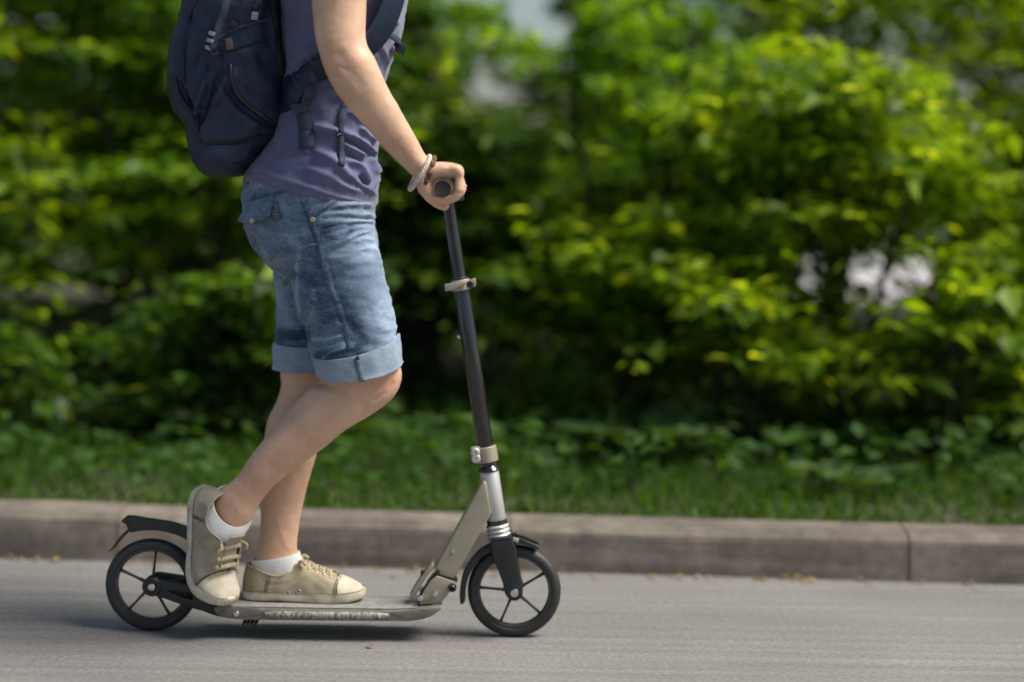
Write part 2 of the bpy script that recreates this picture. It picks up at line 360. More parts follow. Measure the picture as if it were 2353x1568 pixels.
def on_surface(bvh, x, y, lift=0.0):
    """where a feature traced at (x, y) lies on a built surface"""
    v = (_d + _r*((x - W0/2)/FPX) + _u*((H0/2 - y)/FPX)).normalized()
    h, n, i, dist = bvh.ray_cast(CAM, v)
    if h is None: return None, None
    return h + n*lift, n
def surf_path(bvh, pts, lift, k=5):
    out = []; nn = []
    for x, y in smooth_line(pts, k):
        p, n = on_surface(bvh, x, y, lift)
        if p is not None: out.append(p); nn.append(n)
    return out, nn
def surf_strip(bvh, pts, half, thick, lift=0.0, k=5):
    """flat band lying on a surface along a traced line"""
    p, nn = surf_path(bvh, pts, lift, k); V = []; F = []
    for i, q in enumerate(p):
        t = (p[min(i + 1, len(p) - 1)] - p[max(i - 1, 0)]).normalized(); s = nn[i].cross(t).normalized()
        h = half[i*len(half)//len(p)] if isinstance(half, list) else half
        V += [q - s*h - nn[i]*thick, q + s*h - nn[i]*thick, q + s*h*0.94 + nn[i]*thick, q - s*h*0.94 + nn[i]*thick]
    m = len(p)
    for i in range(m - 1):
        for j in range(4): F.append((i*4 + j, i*4 + (j + 1) % 4, i*4 + 4 + (j + 1) % 4, i*4 + 4 + j))
    F += [(3, 2, 1, 0), tuple(4*(m - 1) + j for j in range(4))]
    return V, F
def bvh_of(me): 
    return BVHTree.FromPolygons([v.co.copy() for v in me.vertices], [tuple(p.vertices) for p in me.polygons])

# ================================================================== the setting
KA = -0.047                                        # the kerb runs almost along x
def kerb_y(x): return 0.648 + KA*x
def sheet(x0, x1, y0, y1, z, nx=1, ny=1, skew=False):
    V = []; F = []
    for j in range(ny + 1):
        for i in range(nx + 1):
            x = x0 + (x1 - x0)*i/nx; y = y0 + (y1 - y0)*j/ny
            V.append((x, y + (KA*x if skew else 0), z))
    for j in range(ny):
        for i in range(nx):
            a = j*(nx + 1) + i; F.append((a, a + 1, a + nx + 2, a + nx + 1))
    return mesh(V, F)
link('ground', sheet(-1500, 1500, -1500, 1500, -0.02), M['ground'], kind='structure', smooth=False)
link('road', sheet(-60, 60, -6.5, 0.70, 0.0, 12, 4, True), M['asphalt'], kind='structure', smooth=False)
link('verge', sheet(-60, 60, 0.80, 9.4, 0.105, 40, 12, True), M['soil'], kind='structure', smooth=False)
link('path', sheet(2.2, 60, 9.4, 15.5, 0.109, 12, 4, True), M['path'], kind='structure', smooth=False)
link('meadow', sheet(-60, 60, 9.4, 80, 0.105, 12, 6, True), M['ground'], kind='structure', smooth=False)

# kerb of cast concrete stones, a chamfered lip and open joints
kerb = bpy.data.objects.new('kerb', None); col.objects.link(kerb); kerb['kind'] = 'structure'; WORLD[kerb.name] = Matrix.Identity(4)
prof = [(0.0, -0.05), (0.004, 0.088), (0.010, 0.102), (0.030, 0.116), (0.040, 0.120), (0.135, 0.124), (0.140, 0.121), (0.142, -0.05)]
for i in range(-9, 10):
    x0 = i*0.995 + 0.004; x1 = x0 + 0.991; V = []; F = []; n = len(prof); K = 6
    dy, dz = random.uniform(-0.003, 0.003), random.uniform(-0.0025, 0.0025); tw = random.uniform(-0.003, 0.003)
    for s in range(K + 1):
        x = x0 + (x1 - x0)*s/K
        for (py_, pz_) in prof:
            wob = 0.0018*noise.noise(Vector((x*9, py_*30, pz_*30)))
            V.append((x, kerb_y(x) + py_ + dy + tw*(s/K - 0.5) + wob, pz_ + dz + wob*0.6))
    for s in range(K):
        for j in range(n - 1): F.append((s*n + j, s*n + j + 1, (s + 1)*n + j + 1, (s + 1)*n + j))
    F += [tuple(range(n)), tuple(K*n + j for j in reversed(range(n)))]
    me = mesh(V, F); bm = bmesh.new(); bm.from_mesh(me); bmesh.ops.recalc_face_normals(bm, faces=bm.faces); bm.to_mesh(me); bm.free()
    link('kerb_stone', sharp(me, 25), M['kerb'], kerb)
# mortar bed seen in the joints and the earth edge behind the stones
bed = [(0.012, -0.05), (0.012, 0.09), (0.13, 0.10), (0.20, 0.112), (0.22, 0.10), (0.22, -0.05)]
V = []; F = []
for s, x in enumerate((-9.5, 9.9)):
    for a, b in bed: V.append((x, kerb_y(x) + a, b))
for j in range(5): F.append((j, j + 1, 7 + j, 6 + j))
link('mortar_bed', mesh(V, F), M['soil'], kerb, smooth=False)

# --- foliage -----------------------------------------------------------------
def leaves_mesh(cen, axis, nor, L, Wd):
    """cen, axis, nor (n,3); each leaf a folded pointed blade of four triangles"""
    n = len(cen); side = np.cross(nor, axis); side /= np.linalg.norm(side, axis=1)[:, None] + 1e-9
    up = nor; L = L[:, None]; Wd = Wd[:, None]
    p = [cen, cen + axis*L*0.42 + side*Wd*0.5 + up*Wd*0.16, cen + axis*L*0.40, cen + axis*L*0.42 - side*Wd*0.5 + up*Wd*0.16,
         cen + axis*L - up*L*0.10]
    V = np.stack(p, 1).reshape(-1, 3)
    b = np.arange(n)[:, None]*5
    T = np.concatenate([b + np.array([[0, 2, 1]]), b + np.array([[0, 3, 2]]), b + np.array([[1, 2, 4]]), b + np.array([[2, 3, 4]])], 1).reshape(-1, 3)
    me = bpy.data.meshes.new('leaves'); me.vertices.add(len(V)); me.vertices.foreach_set('co', V.ravel())
    me.loops.add(T.size); me.loops.foreach_set('vertex_index', T.ravel().astype(np.int32))
    me.polygons.add(len(T)); me.polygons.foreach_set('loop_start', np.arange(0, T.size, 3, dtype=np.int32))
    me.update(calc_edges=True); return me
def unit(v): return v/(np.linalg.norm(v, axis=1)[:, None] + 1e-9)
def in_gap(c):
    """places where the crowns do not close: the sky window over the road bend and the opening to the path"""
    x, y, z = c[:, 0], c[:, 1], c[:, 2]; d = (y + 4.0)/8.0
    sky_w = (np.abs(x + 0.07*d) < 0.29*d + 0.05*np.sin(z*9)) & (z > 1.022 + 0.58*d - 0.10*d*np.sin(x*7))
    sky_w |= (np.abs(x - 0.02*d) < 0.26*d) & (z > 1.022 + 0.24*d) & (z < 1.022 + 0.62*d) & (np.sin(x*5 + z*11) > 0.1) & (y > 1.0)
    hole = (((x - 1.50*d)/(0.34*d))**2 + ((z - (1.022 - 0.49*d))/(0.20*d))**2 < 1) & (y > 1.2)
    return sky_w | (hole & (rng.random(len(x)) < 0.90))
def shrub(name, label, cat, x, y, h, w, blobs, leaf_m, n_spray, leaf=(0.05, 0.08), stems=4, group=None, trunk_r=0.02, z0=0.105, low=0.12, base_dark=False):
    t = empty(name, (x, y, z0), label, cat, group)
    # limbs
    parts = []; tips = []
    for s in range(stems):
        a = random.uniform(0, 6.28); lean = random.uniform(0.1, 0.42)*w; hh = h*random.uniform(0.6, 0.92)
        bx, by = x + random.uniform(-1, 1)*0.06*stems**0.5, y + random.uniform(-1, 1)*0.06*stems**0.5
        pts = [Vector((bx, by, z0 - 0.03))]
        for q in (0.25, 0.5, 0.75, 1.0):
            pts.append(Vector((bx + math.cos(a)*lean*q**1.4 + random.uniform(-.03, .03), by + math.sin(a)*lean*q**1.4*0.8 + random.uniform(-.03, .03), z0 + hh*q)))
        parts.append(tube(pts, [trunk_r, trunk_r*0.85, trunk_r*0.65, trunk_r*0.42, trunk_r*0.12], 7, 3)); tips.append(pts)
        for b_ in range(4):
            q = random.randint(1, 3); o = pts[q]; aa = random.uniform(0, 6.28); ln = random.uniform(0.25, 0.5)*w
            parts.append(tube([o, o + Vector((math.cos(aa)*ln*0.5, math.sin(aa)*ln*0.4, ln*0.35)), o + Vector((math.cos(aa)*ln, math.sin(aa)*ln*0.8, ln*0.5))],
                              [trunk_r*0.4, trunk_r*0.28, trunk_r*0.08], 5, 2))
    link('trunk', mesh(*join(parts)), M['bark'], t)
    # sprays of flat-held leaves inside lumpy lobes
    cs = []
    for i in range(blobs):
        f = rng.random(); cs.append((x + rng.normal()*w*0.33, y + rng.normal()*w*0.26, z0 + h*(low + (0.96 - low)*((i + 0.5)/blobs)), w*(0.40 - 0.16*((i + .5)/blobs))*rng.uniform(0.75, 1.2)))
    cs = np.array(cs); pick = rng.integers(0, blobs, n_spray); c = cs[pick]
    dirs = unit(rng.normal(size=(n_spray, 3))); rad = rng.random(n_spray)**0.45
    sc = c[:, :3] + dirs*(c[:, 3]*rad)[:, None]*np.array([1.15, 0.9, 0.62]); sc[:, 2] = np.maximum(sc[:, 2], z0 + 0.04)
    per = 26; cen = np.repeat(sc, per, 0)
    ax = np.repeat(unit(dirs*np.array([1, 1, 0.12]) + rng.normal(size=(n_spray, 3))*np.array([.4, .4, .12])), per, 0)      # the twig the leaves stand on
    along = rng.uniform(-0.5, 0.5, (len(cen), 1)); sd = np.cross(ax, np.array([0, 0, 1.0])); sd = unit(sd)*np.where(rng.random((len(cen), 1)) < .5, 1, -1)
    cen = cen + ax*along*0.52 + sd*rng.uniform(0, 0.05, (len(cen), 1)) + rng.normal(size=cen.shape)*np.array([0.03, 0.03, 0.012])
    la = unit(ax*0.55 + sd*0.9 + rng.normal(size=cen.shape)*0.35 - np.array([0, 0, 0.22]))
    no = unit(np.array([0, 0, 1.0]) + rng.normal(size=cen.shape)*0.32); no = unit(no - la*np.sum(no*la, 1)[:, None])
    L = rng.uniform(*leaf, len(cen))*np.repeat(rng.uniform(0.75, 1.35, n_spray), per); k = ~in_gap(cen)
    k &= cen[:, 1] > kerb_y(cen[:, 0]) + 0.20
    link('crown', leaves_mesh(cen[k], la[k], no[k], L[k], L[k]*rng.uniform(0.5, 0.72, k.sum())), leaf_m, t, smooth=False)
    return t

FRONT = 'shrubs along the front of the thicket'
front = [  # x, dy, h, w, leaf
 (-4.6, 2.7, 2.4, 1.3, 'a', 'broad yellow-green shrub farthest left along the verge'),
 (-3.3, 2.5, 2.2, 1.2, 'b', 'mid-green shrub left of the lime shrubs at the picture edge'),
 (-2.05, 2.5, 2.3, 1.1, 'a', 'lime-green shrub at the left edge behind the rear wheel'),
 (-1.15, 2.7, 2.1, 1.0, 'b', 'mid-green shrub behind the navy backpack'),
 (-0.35, 3.1, 1.55, 0.8, 'c', 'low dark shrub in the shade behind the shorts'),
 (0.50, 2.7, 1.55, 0.9, 'b', 'green shrub just right of the scooter stem'),
 (1.20, 2.3, 1.35, 0.9, 'a', 'bright lime shrub right of the scooter, its leaves catching the sun'),
 (2.05, 2.6, 1.75, 1.0, 'a', 'yellow-green shrub at the right beside the pale opening'),
 (2.9, 2.5, 2.2, 1.1, 'a', 'lime-green shrub at the right picture edge'),
 (4.0, 2.6, 2.3, 1.3, 'b', 'mid-green shrub past the right picture edge'),
]
for x, dy, h, w, k, lab in front:
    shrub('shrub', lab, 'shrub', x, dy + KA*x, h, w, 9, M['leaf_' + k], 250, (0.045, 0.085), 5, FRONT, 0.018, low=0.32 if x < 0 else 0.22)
LOW = 'low sunlit bushes at the edge of the thicket'
for x, dy, h, w, k, lab in [
 (0.72, 1.95, 0.85, 0.62, 'a', 'low lime bush catching the sun right of the front fork'),
 (1.42, 1.85, 0.75, 0.60, 'a', 'low lime bush below the pale opening at the right'),
 (2.20, 1.95, 0.80, 0.65, 'b', 'low green bush at the right picture edge'),
 (-1.75, 2.0, 0.60, 0.55, 'c', 'low dark bush above the rear wheel at the left edge'),
 (-0.95, 2.05, 0.55, 0.45, 'c', 'low dark bush behind the rear sneaker')]:
    shrub('low_bush', lab, 'bush', x, dy + KA*x, h, w, 6, M['leaf_' + k], 75, (0.045, 0.085), 5, LOW, 0.010, low=0.35)
MID = 'young trees in the middle of the thicket'
midr = [
 (-4.9, 4.6, 2.85, 1.9, 'b', 'leafy young tree far left in the thicket'),
 (-3.2, 4.3, 2.98, 1.8, 'a', 'sunlit young tree above the left edge shrubs'),
 (-1.75, 4.6, 2.73, 1.6, 'b', 'young tree rising behind the backpack'),
 (-0.75, 3.9, 2.48, 1.2, 'c', 'dark-leaved tree with a thick trunk behind the forearm'),
 (0.95, 4.3, 2.60, 1.5, 'b', 'leafy young tree right of the sky window, over the scooter stem'),
 (2.35, 4.4, 2.79, 1.7, 'a', 'sunlit yellow-green tree in the upper right'),
 (3.7, 4.3, 2.85, 1.8, 'a', 'bright young tree above the right picture edge'),
 (5.3, 4.6, 2.85, 1.9, 'b', 'leafy young tree past the right picture edge'),
]
for x, dy, h, w, k, lab in midr:
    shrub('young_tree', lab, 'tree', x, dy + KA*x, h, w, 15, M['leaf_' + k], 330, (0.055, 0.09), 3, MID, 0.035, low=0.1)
BACK = 'dark trees at the back of the thicket'
backr = [(-6.4, 7.0), (-4.7, 6.6), (-3.1, 6.9), (-1.6, 6.6), (0.25, 6.3), (1.9, 7.0), (3.9, 6.8), (5.6, 6.8), (7.2, 7.0)]
backlab = ['dark tree at the far left end of the back row', 'dark tree in the back row left of the frame', 'dark back-row tree behind the left shrubs', 'dark back-row tree behind the backpack',
 'low dark tree under the sky window in the back row', 'dark back-row tree around the pale opening', 'dark back-row tree behind the upper right foliage',
 'dark back-row tree past the right picture edge', 'dark tree at the far right end of the back row']
for (x, dy), lab in zip(backr, backlab):
    hh = 2.0 if lab.startswith('low') else 3.4
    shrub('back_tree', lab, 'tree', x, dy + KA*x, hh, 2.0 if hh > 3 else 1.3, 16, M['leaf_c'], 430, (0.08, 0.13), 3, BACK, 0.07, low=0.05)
# an older trunk standing in the thicket behind the handlebar
tt = empty('old_tree', (-0.40, 3.35, 0.1), 'thick brown tree trunk standing behind the scooter stem', 'tree')
link('trunk', mesh(*tube([(-0.40, 3.35, 0.05), (-0.37, 3.35, 0.3), (-0.37, 3.37, 1.2), (-0.46, 3.4, 2.2), (-0.6, 3.4, 3.4), (-0.65, 3.45, 4.6)], [0.15, 0.10, 0.082, 0.075, 0.06, 0.03], 14, 6)), M['bark'], tt)
_n = 240
_c = np.stack([rng.normal(-1.0, 0.8, _n), rng.normal(3.2, 0.6, _n), rng.uniform(3.0, 5.2, _n)], 1)
_cen = np.repeat(_c, 22, 0) + rng.normal(size=(_n*22, 3))*np.array([0.16, 0.14, 0.06])
_ax = unit(rng.normal(size=_cen.shape)*np.array([1, 1, .3])); _no = unit(np.array([0, 0, 1.0]) + rng.normal(size=_cen.shape)*0.4); _no = unit(_no - _ax*np.sum(_no*_ax, 1)[:, None])
link('crown', leaves_mesh(_cen, _ax, _no, rng.uniform(.06, .1, len(_cen)), rng.uniform(.035, .06, len(_cen))), M['leaf_b'], tt, smooth=False)

# grass on the verge, dense by the kerb
n = 60000
gx = rng.uniform(-5, 5, n); gd = 0.16 + rng.random(n)**1.35*2.6; gy = kerb_y(gx) + gd
clump = np.array([noise.noise(Vector((a*2.2, b*2.2, 0))) for a, b in zip(gx, gy)])
hgt = rng.uniform(0.03, 0.075, n)*(1 + 0.8*clump)*np.clip(0.45 + gd, 0.45, 1.3)
lean = rng.normal(size=(n, 2))*0.5*hgt[:, None]; lean[:, 1] -= 0.15*hgt*(gd < 0.35)
wv = rng.normal(size=(n, 2)); wv = wv/np.linalg.norm(wv, axis=1)[:, None]*rng.uniform(0.002, 0.0045, (n, 1))
b0 = np.stack([gx - wv[:, 0], gy - wv[:, 1], np.full(n, .10)], 1); b1 = np.stack([gx + wv[:, 0], gy + wv[:, 1], np.full(n, .10)], 1)
mp0 = np.stack([gx + lean[:, 0]*.35 - wv[:, 0]*.8, gy + lean[:, 1]*.35 - wv[:, 1]*.8, .10 + hgt*.6], 1); mp1 = np.stack([gx + lean[:, 0]*.35 + wv[:, 0]*.8, gy + lean[:, 1]*.35 + wv[:, 1]*.8, .10 + hgt*.6], 1)
tp = np.stack([gx + lean[:, 0], gy + lean[:, 1], .10 + hgt*.95], 1)
V = np.stack([b0, b1, mp0, mp1, tp], 1).reshape(-1, 3); b = np.arange(n)[:, None]*5
T = np.concatenate([b + [[0, 1, 3]], b + [[0, 3, 2]], b + [[2, 3, 4]]], 1).reshape(-1, 3)
me = bpy.data.meshes.new('grass'); me.vertices.add(len(V)); me.vertices.foreach_set('co', V.ravel()); me.loops.add(T.size)
me.loops.foreach_set('vertex_index', T.ravel().astype(np.int32)); me.polygons.add(len(T)); me.polygons.foreach_set('loop_start', np.arange(0, T.size, 3, dtype=np.int32)); me.update(calc_edges=True)
link('grass', me, M['grass'], smooth=False, label='short green grass growing on the verge behind the kerb', cat='grass', kind='stuff')
# undergrowth: small herbs that read as one mass between grass and shrubs
n = 15000
ux = rng.uniform(-5.5, 5.5, n); uy = kerb_y(ux) + 0.5 + rng.random(n)*2.9
cl = np.array([noise.noise(Vector((a*1.3 + 9, b*1.3, 3))) for a, b in zip(ux, uy)])
uz = 0.11 + rng.random(n)*np.clip(0.10 + 0.30*cl + 0.06*(uy - 0.8), 0.04, 0.5)
cen = np.stack([ux, uy, uz], 1); la = unit(rng.normal(size=(n, 3))*np.array([1, 1, .35])); no = unit(np.array([0, -0.15, 1.0]) + rng.normal(size=(n, 3))*.35); no = unit(no - la*np.sum(no*la, 1)[:, None])
L = rng.uniform(.03, .085, n)
link('undergrowth', leaves_mesh(cen, la, no, L, L*rng.uniform(.5, .8, n)), M['leaf_u'], smooth=False, label='low leafy green undergrowth between the grass and the shrubs', cat='undergrowth', kind='stuff')
# broad-leaved weeds, every leaf a piece of its own
def weed(x, dy, s, nl, label):
    y = kerb_y(x) + dy; t = empty('broadleaf_weed', (x, y, 0.105), label, 'weed', 'broad-leaved weeds on the verge')
    for i in range(nl):
        a = i*2.4 + random.uniform(-.4, .4); el = random.uniform(0.35, 1.0); ln = s*random.uniform(0.75, 1.15); w = ln*0.36; V = []; F = []
        d = Vector((math.cos(a), math.sin(a), 0)); sd = Vector((-d.y, d.x, 0)); o = Vector((x, y, 0.10))
        for k in range(7):
            q = k/6; wid = w*math.sin(math.pi*min(1, 0.06 + q*0.94))**0.7*(1.1 - 0.5*q)
            c = o + d*(0.25 + q)*ln*math.cos(el*(1 - 0.75*q)) + Vector((0, 0, 1))*(math.sin(el)*ln*(0.25 + q)*(1 - 0.42*q))
            wave = 0.06*w*math.sin(k*2.1 + i)
            V += [c - sd*wid + Vector((0, 0, wid*0.35 + wave)), c, c + sd*wid + Vector((0, 0, wid*0.35 - wave))]
        for k in range(6):
            for j in range(2): F.append((k*3 + j, k*3 + j + 1, k*3 + j + 4, k*3 + j + 3))
        link('leaf', mesh(V, F), M['weed'], t)
weed(0.42, 1.05, 0.26, 11, 'broad pale-green weed on the verge right of the front wheel')
weed(-1.10, 1.35, 0.30, 12, 'large broad-leaved weed on the verge left of the rear sneaker')
weed(0.95, 0.62, 0.15, 9, 'small broad-leaved weed overhanging the kerb at the right')
weed(-0.62, 1.5, 0.24, 9, 'broad-leaved weed between the rear wheel and the calf')
weed(1.75, 1.1, 0.2, 9, 'broad-leaved weed near the right edge of the verge')
weed(-2.0, 0.9, 0.2, 9, 'broad-leaved weed at the left edge of the verge')
# dry leaf litter and sand at the foot of the kerb
n = 900
lx = rng.uniform(-5, 5, n); ly = kerb_y(lx) - np.abs(rng.normal(size=n))*0.030 - 0.004 - (rng.random(n) < 0.015)*rng.random(n)*0.9
keep = np.array([noise.noise(Vector((a*1.1, 4, 0))) for a in lx]) + rng.random(n)*0.7 > 0.15
cen = np.stack([lx, ly, rng.uniform(0.003, 0.012, n)], 1)[keep]; m_ = len(cen)
la = unit(rng.normal(size=(m_, 3))*np.array([1, 1, .12])); no = unit(np.array([0, 0, 1.0]) + rng.normal(size=(m_, 3))*.25); no = unit(no - la*np.sum(no*la, 1)[:, None]); L = rng.uniform(.008, .03, m_)
link('leaf_litter', leaves_mesh(cen, la, no, L, L*.5), M['litter'], smooth=False, label='dry yellow leaf litter lying along the foot of the kerb', cat='leaf litter', kind='stuff')

# ================================================================== the kick scooter
sc = empty('kick_scooter', (-0.38, 0, 0), 'champagne and black kick scooter with big wheels ridden along the road', 'scooter')
def turned(name, p0, p1, prof_, m, parent, n=36, ang=35): return link(name, sharp(mesh(*lathe(p0, p1, prof_, n)), ang), m, parent)
def ring_profile(center, prof_, n=72):
    """wheel body: prof_ = closed loop of (radius, y) turned about the y axis at center"""
    V = []; F = []; m = len(prof_)
    for i in range(n):
        t = 2*math.pi*i/n
        for r_, y_ in prof_: V.append((center[0] + r_*math.cos(t), center[1] + y_, center[2] + r_*math.sin(t)))
    for i in range(n):
        for j in range(m): F.append((i*m + j, i*m + (j + 1) % m, ((i + 1) % n)*m + (j + 1) % m, ((i + 1) % n)*m + j))
    me = mesh(V, F); bm = bmesh.new(); bm.from_mesh(me); bmesh.ops.recalc_face_normals(bm, faces=bm.faces); bm.to_mesh(me); bm.free(); return sharp(me, 38)
RW = 0.101
def wheel(cx, phase, lab):
    c = (cx, 0.0, RW); w = 0.0155
    wh = bpy.data.objects.new('wheel', None); col.objects.link(wh); wh.location = c; wh.parent = sc
    wh.matrix_parent_inverse = WORLD[sc.name].inverted(); WORLD[wh.name] = Matrix.Translation(Vector(c)); wh['label'] = lab
    rt = RW - 0.014
    tyre = [(RW, 0), (RW - .0006, .005), (RW - .003, .010), (RW - .007, .0138), (RW - .013, w), (rt - .004, w*.96), (rt - .006, w*.80), (rt - .0062, -w*.80), (rt - .004, -w*.96), (RW - .013, -w), (RW - .007, -.0138), (RW - .003, -.010), (RW - .0006, -.005)]
    link('tyre', ring_profile(c, tyre), M['tyre'], wh)
    ri = [(rt - .0055, w*.86), (rt - .0075, w*.90), (rt - .0105, w*.88), (rt - .0125, w*.62), (rt - .0135, w*.3), (rt - .0135, -w*.3), (rt - .0125, -w*.62), (rt - .0105, -w*.88), (rt - .0075, -w*.90), (rt - .0055, -w*.86)]
    link('rim', ring_profile(c, ri), M['rim'], wh)
    hub = [(.0075, -.024), (.015, -.024), (.0185, -.018), (.0185, -.010), (.0145, -.008), (.0145, .008), (.0185, .010), (.0185, .018), (.015, .024), (.0075, .024)]
    link('hub', ring_profile(c, hub, 32), M['black'], wh)
    for k in range(5):
        a = phase + k*2*math.pi/5; d = Vector((math.cos(a), 0, math.sin(a))); s = Vector((-d.z, 0, d.x)); p = []
        st = [(Vector(c) + d*r_, s*hw, Vector((0, hd, 0)), 3.0) for r_, hw, hd in ((.013, .0045, .007), (.03, .0030, .0050), (.055, .0026, .0042), (rt - .012, .0036, .0065))]
        link('spoke', mesh(*loft(st, 10, 3)), M['rim'], wh)
    return wh
XF = P(1181.7, 1354, 0).x; XR = P(350, 1341.4, 0).x
wheel(XF, 0.55, 'black front wheel turning in the fork'); wheel(XR, 0.2, 'black rear wheel under the brake fender')

# rear dropout arms with their slot
arm_o = [fF(*q) for q in [(520, 935), (528, 890), (555, 860), (600, 843), (660, 846), (760, 862), (940, 888), (1130, 915), (1240, 975), (1340, 1080), (1400, 1180), (1410, 1283), (1330, 1262), (1200, 1212), (1110, 1190), (960, 1140), (800, 1085), (620, 1022), (570, 1008), (535, 978)]]
slot = [fF(*q) for q in [(795, 975), (930, 985), (1085, 1010), (1090, 1085), (960, 1048)]]
link('rear_arm', prism(arm_o, -.040, -.026, .0022, [slot], ytrace=-.04), M['black'], sc)
link('rear_arm', prism(arm_o, .026, .040, .0022, [slot], ytrace=-.04), M['black'], sc)
link('rear_arm_bridge', prism([fF(*q) for q in [(1180, 940), (1290, 1000), (1395, 1180), (1400, 1270), (1180, 1195), (1140, 1100)]], -.0255, .0255, .002, ytrace=-.04), M['black'], sc)
hubc = P(*fF(612, 935), -.045)
def bolt(p, rad, depth, parent=sc, m='chrome', ax=(0, -1, 0), name='bolt'):
    p = Vector(p); a = Vector(ax)
    link(name, sharp(mesh(*lathe(p, p + a*depth, [(0, rad), (0.45, rad), (0.8, rad*.86), (0.97, rad*.6), (0.975, rad*.42), (0.55, rad*.38)], 18)), 30), M[m], parent)
link('hub_cap', sharp(mesh(*lathe((hubc.x, -.038, hubc.z), (hubc.x, -.0445, hubc.z), [(0, .021), (.5, .021), (.9, .018), (.95, .0125), (.6, .0115)], 32))), M['black'], sc)
bolt((hubc.x, -.042, hubc.z), .0085, .0055)

# rear fender, which is also the brake
fen = smooth_line([fF(*q) for q in [(1305, 830), (1275, 600), (1190, 420), (1060, 303), (1000, 272), (900, 235), (800, 207), (660, 185), (520, 166), (420, 148), (330, 138), (285, 142), (262, 165)]], 3) + \
      [fF(*q) for q in [(268, 185), (300, 195), (322, 222), (332, 262), (352, 298), (395, 302), (440, 288), (560, 276), (680, 277), (790, 298), (900, 330), (975, 362), (1050, 415), (1130, 500), (1190, 620), (1225, 760), (1235, 850)]]
link('rear_fender', prism(fen, -.021, .021, .003, ytrace=-.021, seg=3), M['black'], sc)
flap = [fF(*q) for q in [(352, 280), (345, 300), (270, 372), (215, 440), (165, 498), (120, 525), (112, 520), (150, 480), (205, 405), (260, 330), (318, 282)]]
link('mud_flap', prism(flap, -.017, .017, .0008, ytrace=-.017), M['black'], sc)
link('fender_rib', prism([fF(*q) for q in [(980, 348), (1010, 335), (1090, 390), (1160, 470), (1130, 480), (1060, 425)]], -.0245, -.0205, .001, ytrace=-.0245), M['black'], sc)

# deck
HW = .067
dk = [(496, 1399), (512, 1398.5), (620, 1401), (760, 1403), (900, 1405), (950, 1403), (985, 1399), (1013, 1394.5), (1015, 1397), (1009, 1404), (999, 1412), (985, 1419), (965, 1425), (941, 1428), (760, 1427), (560, 1425), (520, 1421), (505, 1414)]
link('deck', prism(dk, -HW, HW, .004, ytrace=-HW, seg=3), M['deck'], sc)
tp_ = [(505, 1398.2), (620, 1400.4), (760, 1402.4), (900, 1404.4), (948, 1402.4), (958, 1401.4)]
top = [P(x, y, -HW) for x, y in tp_]; V = []; F = []
for q in top:
    for yy in np.linspace(-.052, .052, 5): V.append((q.x, yy, q.z + .0012 + (.0006 if abs(yy) < .05 else 0)))
for i in range(len(top) - 1):
    for j in range(4): F.append((i*5 + j, i*5 + j + 1, (i + 1)*5 + j + 1, (i + 1)*5 + j))
link('grip_tape', mesh(V, F), M['grip_tape'], sc)
rail = [P(x, y, -HW) for x, y in ((606, 1412), (640, 1413), (760, 1415), (860, 1416), (893, 1416.5))]
for sgn in (1, -1):
    pr = [Vector((q.x, sgn*q.y, q.z)) for q in rail]
    link('side_rail', mesh(*tube(pr, [.004, .0092, .0095, .0095, .006], 14, 4)), M['worn'], sc)
# tapering pockets at both ends of the side, with their bolts
for sgn in (-1, 1):
    a = -HW - .0015 if sgn < 0 else HW + .0015; b = -HW + .002 if sgn < 0 else HW - .002
    link('side_plate', prism([fL(*q) for q in [(108, 250), (150, 232), (350, 232), (560, 255), (608, 275), (590, 300), (520, 322), (330, 340), (180, 338), (130, 300)]], a, b, .0012, ytrace=-HW), M['deck'], sc)
    link('side_plate', prism([fL(*q) for q in [(1815, 300), (1850, 285), (2050, 262), (2292, 246), (2262, 290), (2200, 330), (2120, 358), (2000, 372), (1900, 342)]], a, b, .0012, ytrace=-HW), M['deck'], sc)
bq = P(*fL(325, 305), -HW); bolt((bq.x, -HW - .0012, bq.z), .0062, .004); bolt((bq.x, HW + .0012, bq.z), .0062, .004, ax=(0, 1, 0))
for k in range(4):
    q = P(565 + k*9, 1426.5, -.02); link('foot_stud', mesh(*lathe((q.x, -.055, q.z + .002), (q.x, .055, q.z + .002), [(0, .0035), (1, .0035)], 10)), M['black'], sc)

# down tube and folding joint
dt = [fH(*q) for q in [(792, 330), (806, 365), (842, 560), (835, 600), (700, 835), (590, 1035), (560, 1080), (420, 1040), (424, 985), (640, 590), (745, 400), (765, 360)]]
link('down_tube', prism(dt, -.025, .025, .004, ytrace=-.025, seg=3), M['champ'], sc)
hp = [fK(*q) for q in [(1110, 632), (1200, 660), (1430, 738), (1462, 790), (1440, 860), (1330, 925), (1270, 1010), (1200, 1085), (1190, 1120), (820, 1140), (800, 1080), (850, 960), (920, 830), (1010, 705)]]
for a, b in ((-.0365, -.0305), (.0305, .0365)): link('hinge_plate', prism(hp, a, b, .0014, ytrace=-.0365), M['champ'], sc)
link('hinge_block', prism([fK(*q) for q in [(1120, 700), (1400, 760), (1300, 900), (1180, 1090), (860, 1120), (900, 900)]], -.030, .030, .003, ytrace=-.0365), M['black'], sc)
lv = [fK(*q) for q in [(625, 985), (700, 860), (820, 665), (905, 560), (1020, 395), (1075, 435), (1030, 520), (930, 650), (840, 800), (740, 970), (655, 1085), (610, 1060)]]
link('latch_lever', prism(lv, -.024, .024, .0035, ytrace=-.024), M['champ'], sc)
sp = [fK(*q) for q in [(985, 650), (1060, 600), (1120, 520), (1150, 525), (1170, 570), (1140, 608), (1060, 650), (985, 745), (900, 900), (860, 980), (790, 985), (830, 890), (920, 760)]]
link('latch_hook', prism(sp, -.0295, -.0262, .001, ytrace=-.03), M['black'], sc)
